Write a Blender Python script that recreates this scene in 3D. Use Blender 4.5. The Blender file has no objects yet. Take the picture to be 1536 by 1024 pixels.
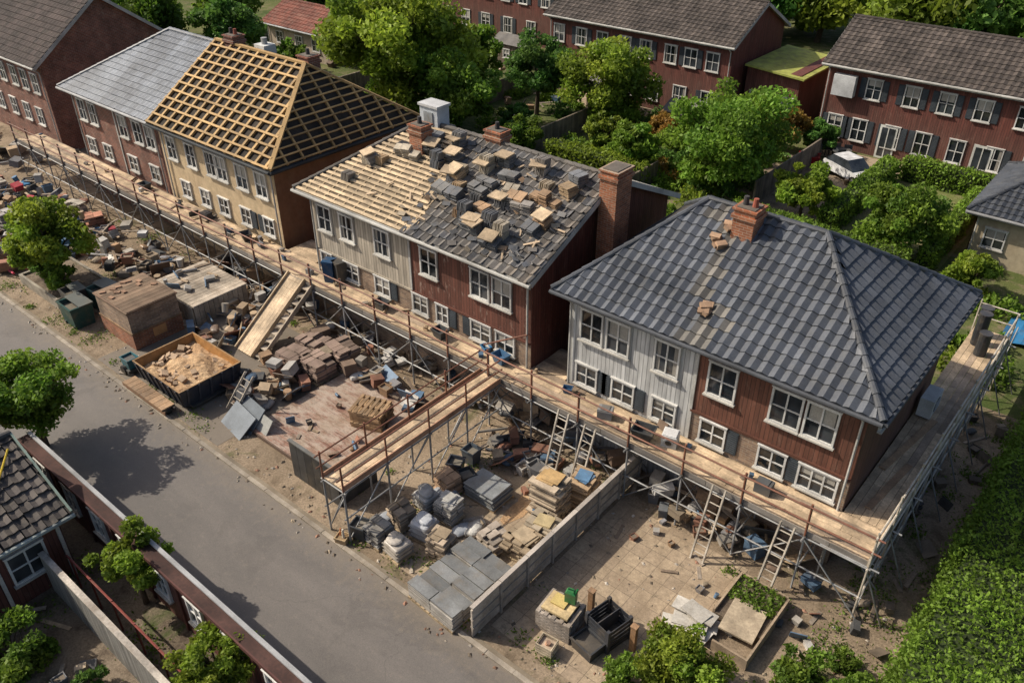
import bpy, math, random
import numpy as np
from mathutils import Vector, Matrix
R=random.Random(7); NR=np.random.RandomState(5)
scene=bpy.context.scene
# ------------------------------------------------------------------ materials
MATS={}
def newmat(name):
    m=bpy.data.materials.new(name);m.use_nodes=True;MATS[name]=m
    nt=m.node_tree;return m,nt,nt.nodes['Principled BSDF']
def N(nt,t,ins=None,**kw):
    n=nt.nodes.new(t)
    for k,v in kw.items(): setattr(n,k,v)
    if ins:
        for k,v in ins.items():
            if isinstance(v,bpy.types.NodeSocket): nt.links.new(v,n.inputs[k])
            else: n.inputs[k].default_value=v
    return n
def math_(nt,op,a,b=0.0,clamp=False):
    n=nt.nodes.new('ShaderNodeMath');n.operation=op;n.use_clamp=clamp
    for i,v in enumerate((a,b)):
        if isinstance(v,bpy.types.NodeSocket): nt.links.new(v,n.inputs[i])
        else: n.inputs[i].default_value=v
    return n.outputs[0]
def noise(nt,vec,scale,detail=4,rough=.55,dist=0):
    n=N(nt,'ShaderNodeTexNoise',{'Vector':vec,'Scale':scale,'Detail':detail,'Roughness':rough,'Distortion':dist});return n.outputs['Fac']
def mapr(nt,v,a,b,c,d):
    n=N(nt,'ShaderNodeMapRange',{'Value':v,'From Min':a,'From Max':b,'To Min':c,'To Max':d});return n.outputs[0]
def mixc(nt,f,a,b):
    n=nt.nodes.new('ShaderNodeMix');n.data_type='RGBA'
    for i,v in ((0,f),(6,a),(7,b)):
        if isinstance(v,bpy.types.NodeSocket): nt.links.new(v,n.inputs[i])
        else: n.inputs[i].default_value=v if i==0 else (*v[:3],1)
    return n.outputs[2]
def scl(nt,c,f):
    n=nt.nodes.new('ShaderNodeVectorMath');n.operation='SCALE'
    nt.links.new(c,n.inputs[0]);
    if isinstance(f,bpy.types.NodeSocket): nt.links.new(f,n.inputs['Scale'])
    else:n.inputs['Scale'].default_value=f
    return n.outputs[0]
def mapping(nt,vec,s):
    return N(nt,'ShaderNodeMapping',{'Vector':vec,'Scale':s}).outputs[0]
def bump(nt,b,h,st,d=.02):
    n=N(nt,'ShaderNodeBump',{'Height':h,'Strength':st,'Distance':d});nt.links.new(n.outputs[0],b.inputs['Normal'])
def obj(nt): return nt.nodes.new('ShaderNodeTexCoord').outputs['Object']
def col(nt): return N(nt,'ShaderNodeAttribute',attribute_name='Col').outputs['Color']

def generic(name,rough=.8,metal=0,amt=.35,big=.9,fine=25,stretch=(1,1,1),bst=.3,dirt=0,spec=.4,dcol=(.16,.125,.085)):
    m,nt,b=newmat(name);o=obj(nt);v=mapping(nt,o,stretch);c=col(nt)
    n1=noise(nt,v,big,4);n2=noise(nt,v,fine,3,.7)
    f=math_(nt,'MULTIPLY',mapr(nt,n1,.3,.7,1-amt,1+amt*.6),mapr(nt,n2,.3,.7,1-amt*.6,1+amt*.5))
    cc=scl(nt,c,f)
    if dirt:
        d=noise(nt,o,2.3,5,.65);cc=mixc(nt,mapr(nt,d,.48,.68,0,dirt),cc,dcol)
    nt.links.new(cc,b.inputs['Base Color']);b.inputs['Metallic'].default_value=metal
    b.inputs['Specular IOR Level'].default_value=spec
    nt.links.new(mapr(nt,n2,.2,.8,max(0,rough-.12),min(1,rough+.12)),b.inputs['Roughness'])
    bump(nt,b,n2,bst,.01)
generic('painted')
generic('plastic',.45,0,.18,dirt=.45)
generic('concrete',.9,0,.35,1.5,30,bst=.5,dirt=.5)
generic('metal_galv',.55,.35,.25,2,20,dirt=.45)
generic('metal_paint',.55,0,.35,3,30,dirt=.3)
generic('wood',.8,0,.45,1.3,14,(1,1,1),.4,dirt=.5,dcol=(.2,.15,.105))
generic('fresh_wood',.75,0,.25,1.3,14,(1,1,1),.3)
generic('tile',.48,0,.3,.6,18,bst=.35,dirt=.25,spec=.5,dcol=(.12,.115,.10))
generic('old_tile',.8,0,.4,.9,14,bst=.5,dirt=.35,dcol=(.20,.165,.125))
generic('bg_tile',.85,0,.45,.6,10,bst=.4,dirt=.3,dcol=(.10,.08,.06))
generic('felt',.95,0,.5,1.2,12,bst=.3)
generic('rubble',.9,0,.3,2,20,bst=.4,dirt=.4)

def cladding(name,pitch=.14,wear=.0,wearcol=(.4,.36,.3),w0=.56):
    m,nt,b=newmat(name);o=obj(nt);c=col(nt)
    s=N(nt,'ShaderNodeSeparateXYZ',{0:o});u=math_(nt,'DIVIDE',math_(nt,'ADD',s.outputs[0],s.outputs[1]),pitch)
    fr=math_(nt,'FRACT',u);g=math_(nt,'LESS_THAN',fr,.16)
    wn=N(nt,'ShaderNodeTexWhiteNoise',{'W':math_(nt,'FLOOR',u)},noise_dimensions='1D').outputs['Value']
    v=mapping(nt,o,(3,3,.5));st=noise(nt,v,1.6,5,.65)
    f=math_(nt,'MULTIPLY',mapr(nt,wn,0,1,.82,1.15),mapr(nt,st,.3,.7,.68,1.25))
    cc=scl(nt,c,f)
    if wear:
        w=noise(nt,mapping(nt,o,(2,2,.7)),2.2,7,.75);cc=mixc(nt,mapr(nt,w,w0,w0+.12,0,wear),cc,wearcol)
    low=mapr(nt,s.outputs[2],2.2,3.4,.45,0)
    cc=mixc(nt,math_(nt,'MULTIPLY',low,st,True),cc,(.12,.10,.08))
    cc=scl(nt,cc,mapr(nt,g,0,1,1,.5))
    nt.links.new(cc,b.inputs['Base Color']);b.inputs['Roughness'].default_value=.75
    bump(nt,b,math_(nt,'SUBTRACT',st,g),.6,.02)
cladding('clad_red',.14,.35,(.24,.15,.11),.54);cladding('clad_red_worn',.14,.65,(.42,.32,.26),.57);cladding('clad_grey',.16,.12,(.32,.30,.27))
cladding('corrugated',.1,.3,(.2,.17,.14))
def brick(name,c1,c2,mortar,w=.26,h=.085):
    m,nt,b=newmat(name);o=obj(nt);s=N(nt,'ShaderNodeSeparateXYZ',{0:o})
    vv=N(nt,'ShaderNodeCombineXYZ',{0:math_(nt,'ADD',s.outputs[0],s.outputs[1]),1:s.outputs[2]}).outputs[0]
    br=N(nt,'ShaderNodeTexBrick',{'Vector':vv,'Color1':(*c1,1),'Color2':(*c2,1),'Mortar':(*mortar,1),'Scale':1,'Mortar Size':.01,'Brick Width':w,'Row Height':h,'Bias':0})
    n=noise(nt,o,1.3,6,.7);cc=scl(nt,br.outputs[0],mapr(nt,n,.3,.7,.55,1.35))
    n3=noise(nt,o,3.1,6,.7);cc=mixc(nt,mapr(nt,n3,.57,.7,0,.45),cc,(.34,.26,.2))
    nt.links.new(cc,b.inputs['Base Color']);b.inputs['Roughness'].default_value=.9
    bump(nt,b,br.outputs['Fac'],-.5,.01)
brick('brick_red',(.22,.075,.045),(.14,.05,.033),(.22,.18,.15))
brick('brick_orange',(.34,.115,.05),(.20,.07,.035),(.3,.22,.16))
brick('brick_tan',(.30,.20,.13),(.17,.11,.08),(.28,.24,.19))
m,nt,b=newmat('render');o=obj(nt);c=col(nt)
n1=noise(nt,mapping(nt,o,(1.4,1.4,.5)),1.2,7,.7);n2=noise(nt,o,4,5,.7)
cc=mixc(nt,mapr(nt,n1,.48,.75,0,.6),c,(.24,.16,.09));cc=scl(nt,cc,mapr(nt,n2,.3,.7,.8,1.12))
nt.links.new(cc,b.inputs['Base Color']);b.inputs['Roughness'].default_value=.9;bump(nt,b,n2,.4,.01)
m,nt,b=newmat('glass');o=obj(nt);c=col(nt)
nt.links.new(scl(nt,c,mapr(nt,noise(nt,o,1.1,2),.35,.65,.5,1.6)),b.inputs['Base Color']);b.inputs['Roughness'].default_value=.06;b.inputs['Specular IOR Level'].default_value=.8
bump(nt,b,noise(nt,o,1.5,1),.08,.02)
m,nt,b=newmat('leaf');c=col(nt)
nt.links.new(c,b.inputs['Base Color']);b.inputs['Roughness'].default_value=.6;b.inputs['Specular IOR Level'].default_value=.3
tr=N(nt,'ShaderNodeBsdfTranslucent',{'Color':scl(nt,c,1.5)});mx=N(nt,'ShaderNodeMixShader',{0:.38,1:b.outputs[0],2:tr.outputs[0]})
nt.links.new(mx.outputs[0],nt.nodes['Material Output'].inputs[0])
generic('bark',.95,0,.5,3,20,(1,1,.3),.8)
def ground_mat(name,cols,scales=(.25,1.3,14),th=(.42,.6),bst=.6):
    m,nt,b=newmat(name);o=obj(nt)
    a=noise(nt,o,scales[0],6,.65,.4);d=noise(nt,o,scales[1],6,.7,.3);e=noise(nt,o,scales[2],4,.75)
    c=mixc(nt,mapr(nt,a,th[0],th[1],0,1),cols[0],cols[1])
    c=mixc(nt,mapr(nt,d,.5,.66,0,.85),c,cols[2])
    if len(cols)>3:
        c=mixc(nt,mapr(nt,noise(nt,o,.6,7,.72,.5),.56,.66,0,.85),c,cols[3])
    c=scl(nt,c,mapr(nt,e,.28,.72,.6,1.4))
    nt.links.new(c,b.inputs['Base Color']);b.inputs['Roughness'].default_value=.95;b.inputs['Specular IOR Level'].default_value=.2
    bump(nt,b,math_(nt,'ADD',e,d),bst,.05)
ground_mat('grass',((.06,.085,.022),(.12,.13,.045),(.20,.155,.10),(.045,.07,.02)),th=(.4,.62))
ground_mat('lawn',((.13,.15,.045),(.19,.165,.075),(.24,.195,.12)))
ground_mat('soil',((.21,.16,.11),(.31,.24,.17),(.12,.09,.06),(.10,.10,.045)))
ground_mat('dark_soil',((.14,.11,.08),(.22,.175,.13),(.08,.06,.045),(.07,.09,.03)))
ground_mat('sand',((.42,.27,.15),(.5,.36,.22),(.3,.19,.11)),(.6,2.5,14))
def asphalt(name,base,crack=.5):
    m,nt,b=newmat(name);o=obj(nt)
    a=noise(nt,mapping(nt,o,(.25,1,1)),.7,6,.65,.3);f=noise(nt,o,45,4,.8);g=noise(nt,o,3.5,6,.75);h=noise(nt,o,11,5,.75)
    c=mixc(nt,mapr(nt,a,.35,.68,0,1),[x*.80 for x in base],[x*1.22 for x in base])
    c=mixc(nt,mapr(nt,noise(nt,o,.35,5,.6,1),.56,.62,0,.35),c,[x*.62 for x in base])
    c=mixc(nt,mapr(nt,g,.54,.70,0,.35),c,(.20,.17,.14))
    c=mixc(nt,mapr(nt,h,.58,.70,0,.4),c,(.06,.055,.05))
    vo=N(nt,'ShaderNodeTexVoronoi',{'Vector':N(nt,'ShaderNodeVectorMath',{0:o,1:scl(nt,N(nt,'ShaderNodeTexNoise',{'Vector':o,'Scale':1.2,'Detail':5}).outputs['Color'],1.1)},operation='ADD').outputs[0],'Scale':.2},feature='DISTANCE_TO_EDGE')
    cr=math_(nt,'MULTIPLY',mapr(nt,vo.outputs['Distance'],.001,.004,crack,0),mapr(nt,a,.4,.6,0,1));c=mixc(nt,cr,c,(.05,.045,.042))
    s=N(nt,'ShaderNodeSeparateXYZ',{0:o});ed=mapr(nt,math_(nt,'ADD',s.outputs[1],mapr(nt,g,.3,.7,-.5,.5)),9.8,10.9,0,.6)
    c=mixc(nt,math_(nt,'MAXIMUM',ed,0),c,(.19,.155,.115))
    c=scl(nt,c,mapr(nt,f,.3,.7,.72,1.28))
    nt.links.new(c,b.inputs['Base Color']);nt.links.new(mapr(nt,a,.3,.7,.62,.85),b.inputs['Roughness']);bump(nt,b,f,.35,.012)
asphalt('asphalt',(.128,.114,.103),.3);asphalt('apron',(.105,.09,.078),.5)
def paving(name,c1,c2,w,h,mort=(.13,.10,.07),soil=.9,wash=None):
    m,nt,b=newmat(name);o=obj(nt)
    br=N(nt,'ShaderNodeTexBrick',{'Vector':o,'Color1':(*c1,1),'Color2':(*c2,1),'Mortar':(*mort,1),'Scale':1,'Mortar Size':.010,'Brick Width':w,'Row Height':h,'Mortar Smooth':.4},offset=.0)
    n=noise(nt,o,.7,7,.7,.4);n2=noise(nt,o,6,5,.75);f=noise(nt,o,30,3,.7)
    c=scl(nt,br.outputs[0],mapr(nt,n2,.3,.7,.7,1.22))
    if wash: c=mixc(nt,mapr(nt,noise(nt,mapping(nt,o,(.7,2,1)),1.3,8,.78),.42,.56,0,.85),c,wash)
    c=mixc(nt,mapr(nt,n,.46,.64,0,soil),c,(.24,.18,.12))
    c=mixc(nt,mapr(nt,noise(nt,o,1.9,7,.75),.56,.67,0,.65),c,(.10,.08,.055))
    c=scl(nt,c,mapr(nt,f,.3,.7,.78,1.18))
    nt.links.new(c,b.inputs['Base Color']);b.inputs['Roughness'].default_value=.9;bump(nt,b,math_(nt,'SUBTRACT',n2,br.outputs['Fac']),.4,.02)
paving('flags',(.40,.31,.21),(.32,.245,.17),.5,.5,(.17,.13,.09))
paving('red_boards',(.21,.105,.075),(.27,.16,.115),1.6,.22,(.06,.04,.03),.45,(.40,.33,.27))

# ------------------------------------------------------------------ builder
def jit(c,a=.12):
    k=1+R.uniform(-a,a);return (c[0]*k,c[1]*k,c[2]*k)
class MB:
    def __init__(s): s.v=[];s.f=[];s.m=[];s.c=[];s.M=None
    def at(s,x=0,y=0,z=0,rot=0,tilt=0,axis='X'):
        s.M=Matrix.Translation((x,y,z))@Matrix.Rotation(math.radians(rot),4,'Z')@Matrix.Rotation(math.radians(tilt),4,axis);return s
    def poly(s,pts,m,c):
        k=len(s.v)
        if s.M is not None: pts=[s.M@Vector(p) for p in pts]
        s.v.extend([tuple(p) for p in pts]);s.f.append(tuple(range(k,k+len(pts))));s.m.append(m);s.c.append(c)
    def mesh(s,vs,fs,m,c):
        k=len(s.v)
        if s.M is not None: vs=[s.M@Vector(p) for p in vs]
        s.v.extend([tuple(p) for p in vs])
        for f in fs: s.f.append(tuple(i+k for i in f));s.m.append(m);s.c.append(c)
    def box(s,x0,x1,y0,y1,z0,z1,m,c):
        s.mesh([(x0,y0,z0),(x1,y0,z0),(x1,y1,z0),(x0,y1,z0),(x0,y0,z1),(x1,y0,z1),(x1,y1,z1),(x0,y1,z1)],
          [(0,3,2,1),(4,5,6,7),(0,1,5,4),(1,2,6,5),(2,3,7,6),(3,0,4,7)],m,c)
    def hexa(s,b,t,m,c):
        s.mesh(list(b)+list(t),[(0,3,2,1),(4,5,6,7),(0,1,5,4),(1,2,6,5),(2,3,7,6),(3,0,4,7)],m,c)
    def beam(s,p,q,w,h,m,c,up=(0,0,1)):
        p=Vector(p);q=Vector(q);d=(q-p);d.normalize();u=Vector(up);sd=d.cross(u)
        if sd.length<.01: sd=d.cross(Vector((1,0,0)))
        sd.normalize();u=sd.cross(d);a=sd*w/2;b=u*h/2
        s.hexa([p-a-b,p+a-b,q+a-b,q-a-b],[p-a+b,p+a+b,q+a+b,q-a+b],m,c)
    def tube(s,p,q,r,m,c,n=6,r2=None,cap=True):
        if r2 is None:r2=r
        p=Vector(p);q=Vector(q);d=(q-p).normalized();a=d.orthogonal().normalized();b=d.cross(a)
        vs=[];
        for P,rr in ((p,r),(q,r2)):
            for i in range(n):
                t=2*math.pi*i/n;vs.append(P+(a*math.cos(t)+b*math.sin(t))*rr)
        fs=[(i,(i+1)%n,n+(i+1)%n,n+i) for i in range(n)]
        if cap: fs+=[tuple(range(n-1,-1,-1)),tuple(range(n,2*n))]
        s.mesh(vs,fs,m,c)
    def tub(s,w,d,h,m,c,tp=.8,fill=None,zz=0):
        a=tp
        def rect(k,z): return [(-w/2*k,-d/2*k,z),(w/2*k,-d/2*k,z),(w/2*k,d/2*k,z),(-w/2*k,d/2*k,z)]
        vs=rect(a,zz)+rect(1,zz+h)+rect(.88,zz+h)+rect(a*.88,zz+h*.45)
        fs=[(3,2,1,0)]
        for o in (0,4,8):
            for i in range(4): fs.append((o+i,o+(i+1)%4,o+4+(i+1)%4,o+4+i))
        fs.append((12,13,14,15));s.mesh(vs,fs,m,c)
        s.box(-w*.53,w*.53,-d*.53,-d*.5,zz+h-.05,zz+h+.003,m,jit(c));s.box(-w*.53,w*.53,d*.5,d*.53,zz+h-.05,zz+h+.003,m,jit(c))
        if fill: s.poly(rect(.86,zz+h*.8),'rubble',fill)
    def build(s,name,parent=None,smooth=False):
        me=bpy.data.meshes.new(name);me.from_pydata(s.v,[],s.f);names=[]
        for k in s.m:
            if k not in names: names.append(k)
        for k in names: me.materials.append(MATS[k])
        me.polygons.foreach_set('material_index',[names.index(k) for k in s.m])
        at=me.color_attributes.new('Col','FLOAT_COLOR','CORNER')
        arr=[]
        for f,c in zip(s.f,s.c): arr.extend([c[0],c[1],c[2],1.0]*len(f))
        at.data.foreach_set('color',arr)
        if smooth: me.polygons.foreach_set('use_smooth',[True]*len(s.f))
        me.update();ob=bpy.data.objects.new(name,me);bpy.context.collection.objects.link(ob)
        if parent: ob.parent=parent
        return ob
def empty(name):
    e=bpy.data.objects.new(name,None);bpy.context.collection.objects.link(e);return e
def leafmesh(name,P,size,C,parent=None):
    n=len(P);a=NR.normal(size=(n,3))
    a/=np.linalg.norm(a,axis=1)[:,None];b=NR.normal(size=(n,3));b=np.cross(a,b);b/=np.linalg.norm(b,axis=1)[:,None]
    s=(size*NR.uniform(.6,1.4,n))[:,None]
    V=np.stack([P+a*s,P+b*s*.55,P-a*s,P-b*s*.55],1).reshape(-1,3).astype(np.float32)
    me=bpy.data.meshes.new(name);me.vertices.add(4*n);me.vertices.foreach_set('co',V.ravel())
    me.loops.add(4*n);me.loops.foreach_set('vertex_index',np.arange(4*n,dtype=np.int32))
    me.polygons.add(n);me.polygons.foreach_set('loop_start',np.arange(0,4*n,4,dtype=np.int32));me.polygons.foreach_set('loop_total',np.full(n,4,dtype=np.int32))
    me.update();at=me.color_attributes.new('Col','FLOAT_COLOR','POINT')
    CC=np.concatenate([np.repeat(C,4,0),np.ones((4*n,1))],1).astype(np.float32);at.data.foreach_set('color',CC.ravel())
    me.materials.append(MATS['leaf']);me.validate();ob=bpy.data.objects.new(name,me);bpy.context.collection.objects.link(ob)
    if parent: ob.parent=parent
    return ob
GREEN=np.array([.150,.240,.028]);DARKG=np.array([.075,.145,.026]);YEL=np.array([.215,.285,.030]);ORG=np.array([.33,.20,.04])
def tree(name,x,y,r,zc,colr=GREEN,n=8000,ls=.13,rz=None,z0=0):
    rz=rz or r*.85;e=empty(name)
    K=int(30+r*7);u=NR.normal(size=(K,3));u/=np.linalg.norm(u,axis=1)[:,None]
    rad=NR.uniform(.35,.92,K)[:,None];cen=u*rad*np.array([r,r,rz])
    cr=NR.uniform(.15,.35,K)*r;bri=NR.uniform(.7,1.25,K);hue=NR.uniform(-.15,.10,K)
    idx=NR.choice(K,n,p=cr**2/np.sum(cr**2))
    q=NR.normal(size=(n,3));q/=np.linalg.norm(q,axis=1)[:,None];q*=(NR.uniform(0,1,n)**.45)[:,None]*cr[idx][:,None]
    q[:,2]*=.75
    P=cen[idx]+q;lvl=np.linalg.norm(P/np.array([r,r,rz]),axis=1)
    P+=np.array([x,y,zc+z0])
    C=colr[None,:]*(bri[idx]*NR.uniform(.75,1.25,n)*np.clip(.55+.5*lvl,.5,1.1))[:,None]  # inner shade painted in: leaf colour darkens toward the crown centre
    C[:,0]*=1+hue[idx]
    P[:,2]=np.maximum(P[:,2],z0+.05)
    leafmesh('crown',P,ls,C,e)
    mb=MB();bc=(.09,.065,.045);tr=max(.07,r*.055)
    fork=z0+max(.4,zc-rz*.7)
    mb.tube((x,y,z0-.05),(x+.05*r,y,fork),tr*1.3,'bark',bc,8,tr*.9)
    for i in NR.choice(K,min(K,12),replace=False):
        c=cen[i]+np.array([x,y,zc+z0]);mid=Vector((x+.05*r,y,fork)).lerp(Vector(c),.5)+Vector((0,0,.12*r))
        mb.tube((x+.05*r,y,fork-.05),mid,tr*.6,'bark',bc,5,tr*.35);mb.tube(mid,c,tr*.35,'bark',bc,5,tr*.1)
    mb.build('trunk',e);return e
def hedge(name,x0,x1,y0,y1,h,colr=GREEN,dens=260,ls=.07,rough=.12,z0=0):
    e=empty(name);mb=MB();k=rough*.9
    mb.box(x0+k,x1-k,y0+k,y1-k,z0,z0+h-k,'felt',(.03,.045,.012));mb.build('shade_core',e)  # solid dark box, its colour stands in for shade inside the hedge
    A=[((x1-x0)*(y1-y0),'t'),((x1-x0)*h,'f'),((x1-x0)*h,'b'),((y1-y0)*h,'l'),((y1-y0)*h,'r')];Ps=[]
    for a,kk in A:
        n=int(a*dens);s=NR.uniform(0,1,(n,2));j=NR.normal(size=n)*rough*.6
        X=x0+(x1-x0)*s[:,0];Y=y0+(y1-y0)*s[:,0];Z=z0+h*s[:,1]
        if kk=='t':Ps.append(np.stack([X,y0+(y1-y0)*s[:,1],z0+h+j],1))
        if kk=='f':Ps.append(np.stack([X,y0+j,Z],1))
        if kk=='b':Ps.append(np.stack([X,y1+j,Z],1))
        if kk=='l':Ps.append(np.stack([x0+j,Y,Z],1))
        if kk=='r':Ps.append(np.stack([x1+j,Y,Z],1))
    P=np.concatenate(Ps)
    w=np.sin(P[:,0]*2.1+1.3*np.sin(P[:,1]*1.7))+np.sin(P[:,1]*2.7+P[:,0]*.8)
    w2=np.sin(P[:,0]*5.3+2*np.sin(P[:,1]*3.1))*np.sin(P[:,1]*6.1+1.7*np.sin(P[:,0]*2.9))
    P[:,2]+=np.where(P[:,2]>z0+h*.6,(w*.5+w2*.45)*rough,0)
    P[:,0]+=(np.sin(P[:,1]*1.9+np.sin(P[:,1]*.7)*2)+w2*.6)*rough*.5
    C=colr[None,:]*((1+.10*w+.14*w2)*NR.uniform(.6,1.4,len(P)))[:,None];C=np.clip(C,.004,1)
    leafmesh('foliage',P,ls,C,e);return e

# ------------------------------------------------------------------ ground
def sheet(name,x0,x1,y0,y1,z,mat):
    mb=MB();mb.poly([(x0,y0,z),(x1,y0,z),(x1,y1,z),(x0,y1,z)],mat,(1,1,1));return mb.build(name)
sheet('ground',-500,400,-200,700,0,'grass')
sheet('construction_yard_ground',-75,-1,10.9,31.5,.006,'soil')
sheet('back_garden_ground',-20,-14,43,52.2,.006,'soil')
sheet('garden_lawn',-13,-7.4,41,52.2,.010,'lawn')
sheet('street',-160,40,6.35,10.75,.012,'asphalt')
sheet('forecourt_paving',-15.8,-10.7,11.4,18.6,.016,'flags')
sheet('driveway_paving',-10.5,-5.8,11.6,18.2,.016,'flags')
sheet('apron_paving',-32,-23.3,11.1,17.8,.012,'apron')
sheet('terrace_boards',-23.1,-18.2,12.4,17.8,.16,'red_boards')
sheet('lower_garden_ground',-32,2,-6,6.1,.006,'dark_soil')
mb=MB()
x=-120
while x<30:
    mb.box(x+.008,x+.992,10.75,10.9,0,.07+R.uniform(-.008,.008),'concrete',jit((.30,.26,.21),.2));x+=1
mb.build('kerb')
mb=MB();mb.box(-160,40,10.9,11.05,0,.03,'concrete',(.22,.18,.13));mb.build('gutter_strip')
mb=MB();mb.box(-23.15,-18.15,12.35,17.85,0,.155,'wood',(.12,.08,.06));mb.build('terrace_base')

# ------------------------------------------------------------------ windows, tiles, houses
GL=[(.02,.025,.03),(.03,.035,.04),(.05,.055,.06),(.015,.018,.02)]
def window(mb,fx,c,z,w,h,axis='y',out=-1,fc=(.58,.57,.54),cols=2,rows=2,shut=None):
    def B(a0,a1,o0,o1,z0,z1,m,cl):
        lo,hi=sorted((fx+out*o0,fx+out*o1))
        if axis=='y': mb.box(a0,a1,lo,hi,z0,z1,m,cl)
        else: mb.box(lo,hi,a0,a1,z0,z1,m,cl)
    t=.065;fc=jit(fc,.08)
    B(c-w/2+.01,c+w/2-.01,-.02,.018,z-h/2+.01,z+h/2-.01,'glass',R.choice(GL))
    if R.random()<.35: B(c-w/2+.05,c+w/2-.05,.0185,.021,z+h/2-h*R.uniform(.25,.6),z+h/2-.02,'painted',(.35,.33,.29))
    elif R.random()<.4:
        for sd in (-1,1): a0,a1=sorted((c+sd*(w/2-.03),c+sd*(w/2-w*.2)));B(a0,a1,.0185,.021,z-h/2+.03,z+h/2-.02,'painted',(.26,.24,.21))
    B(c-w/2-t,c-w/2,0,.075,z-h/2-t,z+h/2+t,'painted',fc);B(c+w/2,c+w/2+t,0,.075,z-h/2-t,z+h/2+t,'painted',fc)
    B(c-w/2,c+w/2,0,.072,z-h/2-t,z-h/2,'painted',fc);B(c-w/2,c+w/2,0,.072,z+h/2,z+h/2+t,'painted',fc)
    for i in range(1,cols): a=c-w/2+w*i/cols;B(a-.025,a+.025,0,.055,z-h/2,z+h/2,'painted',fc)
    for i in range(1,rows): zz=z-h/2+h*i/rows;B(c-w/2,c+w/2,0,.048,zz-.02,zz+.02,'painted',fc)
    B(c-w/2-.11,c+w/2+.11,0,.14,z-h/2-t-.05,z-h/2-t,'painted',(.45,.43,.39))
    B(c-w/2-.09,c+w/2+.09,0,.10,z+h/2+t,z+h/2+t+.04,'painted',fc)
    if shut:
        for sd in shut:
            a=c+sd*(w/2+t+.04);a0,a1=sorted((a,a+sd*.36))
            B(a0,a1,.0,.05,z-h/2-.05,z+h/2+.05,'painted',(.035,.045,.055))
            k=z-h/2
            while k<z+h/2: B(a0+.04,a1-.04,.05,.058,k,k+.03,'painted',(.06,.07,.08));k+=.08
class Plane:
    def __init__(s,o,e,up,poly):
        s.o=Vector(o);s.e=Vector(e).normalized();s.s=Vector(up).normalized();s.n=s.e.cross(s.s);s.poly=poly
    def rng(s,b):
        xs=[];P=s.poly
        for i in range(len(P)):
            (a0,b0),(a1,b1)=P[i],P[(i+1)%len(P)]
            if abs(b1-b0)<1e-6: continue
            t=(b-b0)/(b1-b0)
            if -1e-6<=t<=1+1e-6: xs.append(a0+(a1-a0)*t)
        return (min(xs),max(xs)) if xs else None
    def p(s,a,b,h): return s.o+s.e*a+s.s*b+s.n*h
def tiles(mb,pl,tw,tc,mat,colf,amp=.03,keep=None,mess=.0):
    H=max(p[1] for p in pl.poly);nb=int(H/tc)
    for j in range(nb+1):
        b=j*tc;r=pl.rng(min(b+tc*.5,H-.01))
        if not r: continue
        i0=int(r[0]/tw)-1;i1=int(r[1]/tw)+1
        for i in range(i0,i1+1):
            ac=(i+.5)*tw
            if ac<r[0]-tw*.4 or ac>r[1]+tw*.4: continue
            if keep and not keep(ac,b): continue
            c=colf(ac,b);ja=R.gauss(0,mess*.05);jb=R.gauss(0,.004+mess*.06);jh=abs(R.gauss(0,.003+mess*.04))
            vs=[];n=5
            bt=min(b+tc*1.12,H)
            r0=pl.rng(max(0,min(b,H))) or r;r1=pl.rng(bt) or r
            for (bb,hh,rr) in ((b-.02+jb,.02,r0),(b-.02+jb,.08+jh,r0),(bt+jb,.03,r1)):
                for k in range(n):
                    u=k/(n-1);a=i*tw+u*tw+ja;a=min(max(a,rr[0]),rr[1])
                    w=amp*math.cos(2*math.pi*u) if hh!=.02 else 0
                    vs.append(pl.p(a,bb,hh+w))
            fs=[]
            for q in (0,n):
                for k in range(n-1): fs.append((q+k,q+k+1,q+n+k+1,q+n+k))
            mb.mesh(vs,fs,mat,c)
def caps(mb,p,q,mat,c,r=.11,L=.38):
    p=Vector(p);q=Vector(q);n=max(1,int((q-p).length/L));up=Vector((0,0,.03))
    for i in range(n):
        a=p.lerp(q,i/n)+up;b=p.lerp(q,(i+1.08)/n)+up;mb.tube(a,b,r*R.uniform(1.0,1.1),mat,jit(c,.25),9,r*.85)
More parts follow.
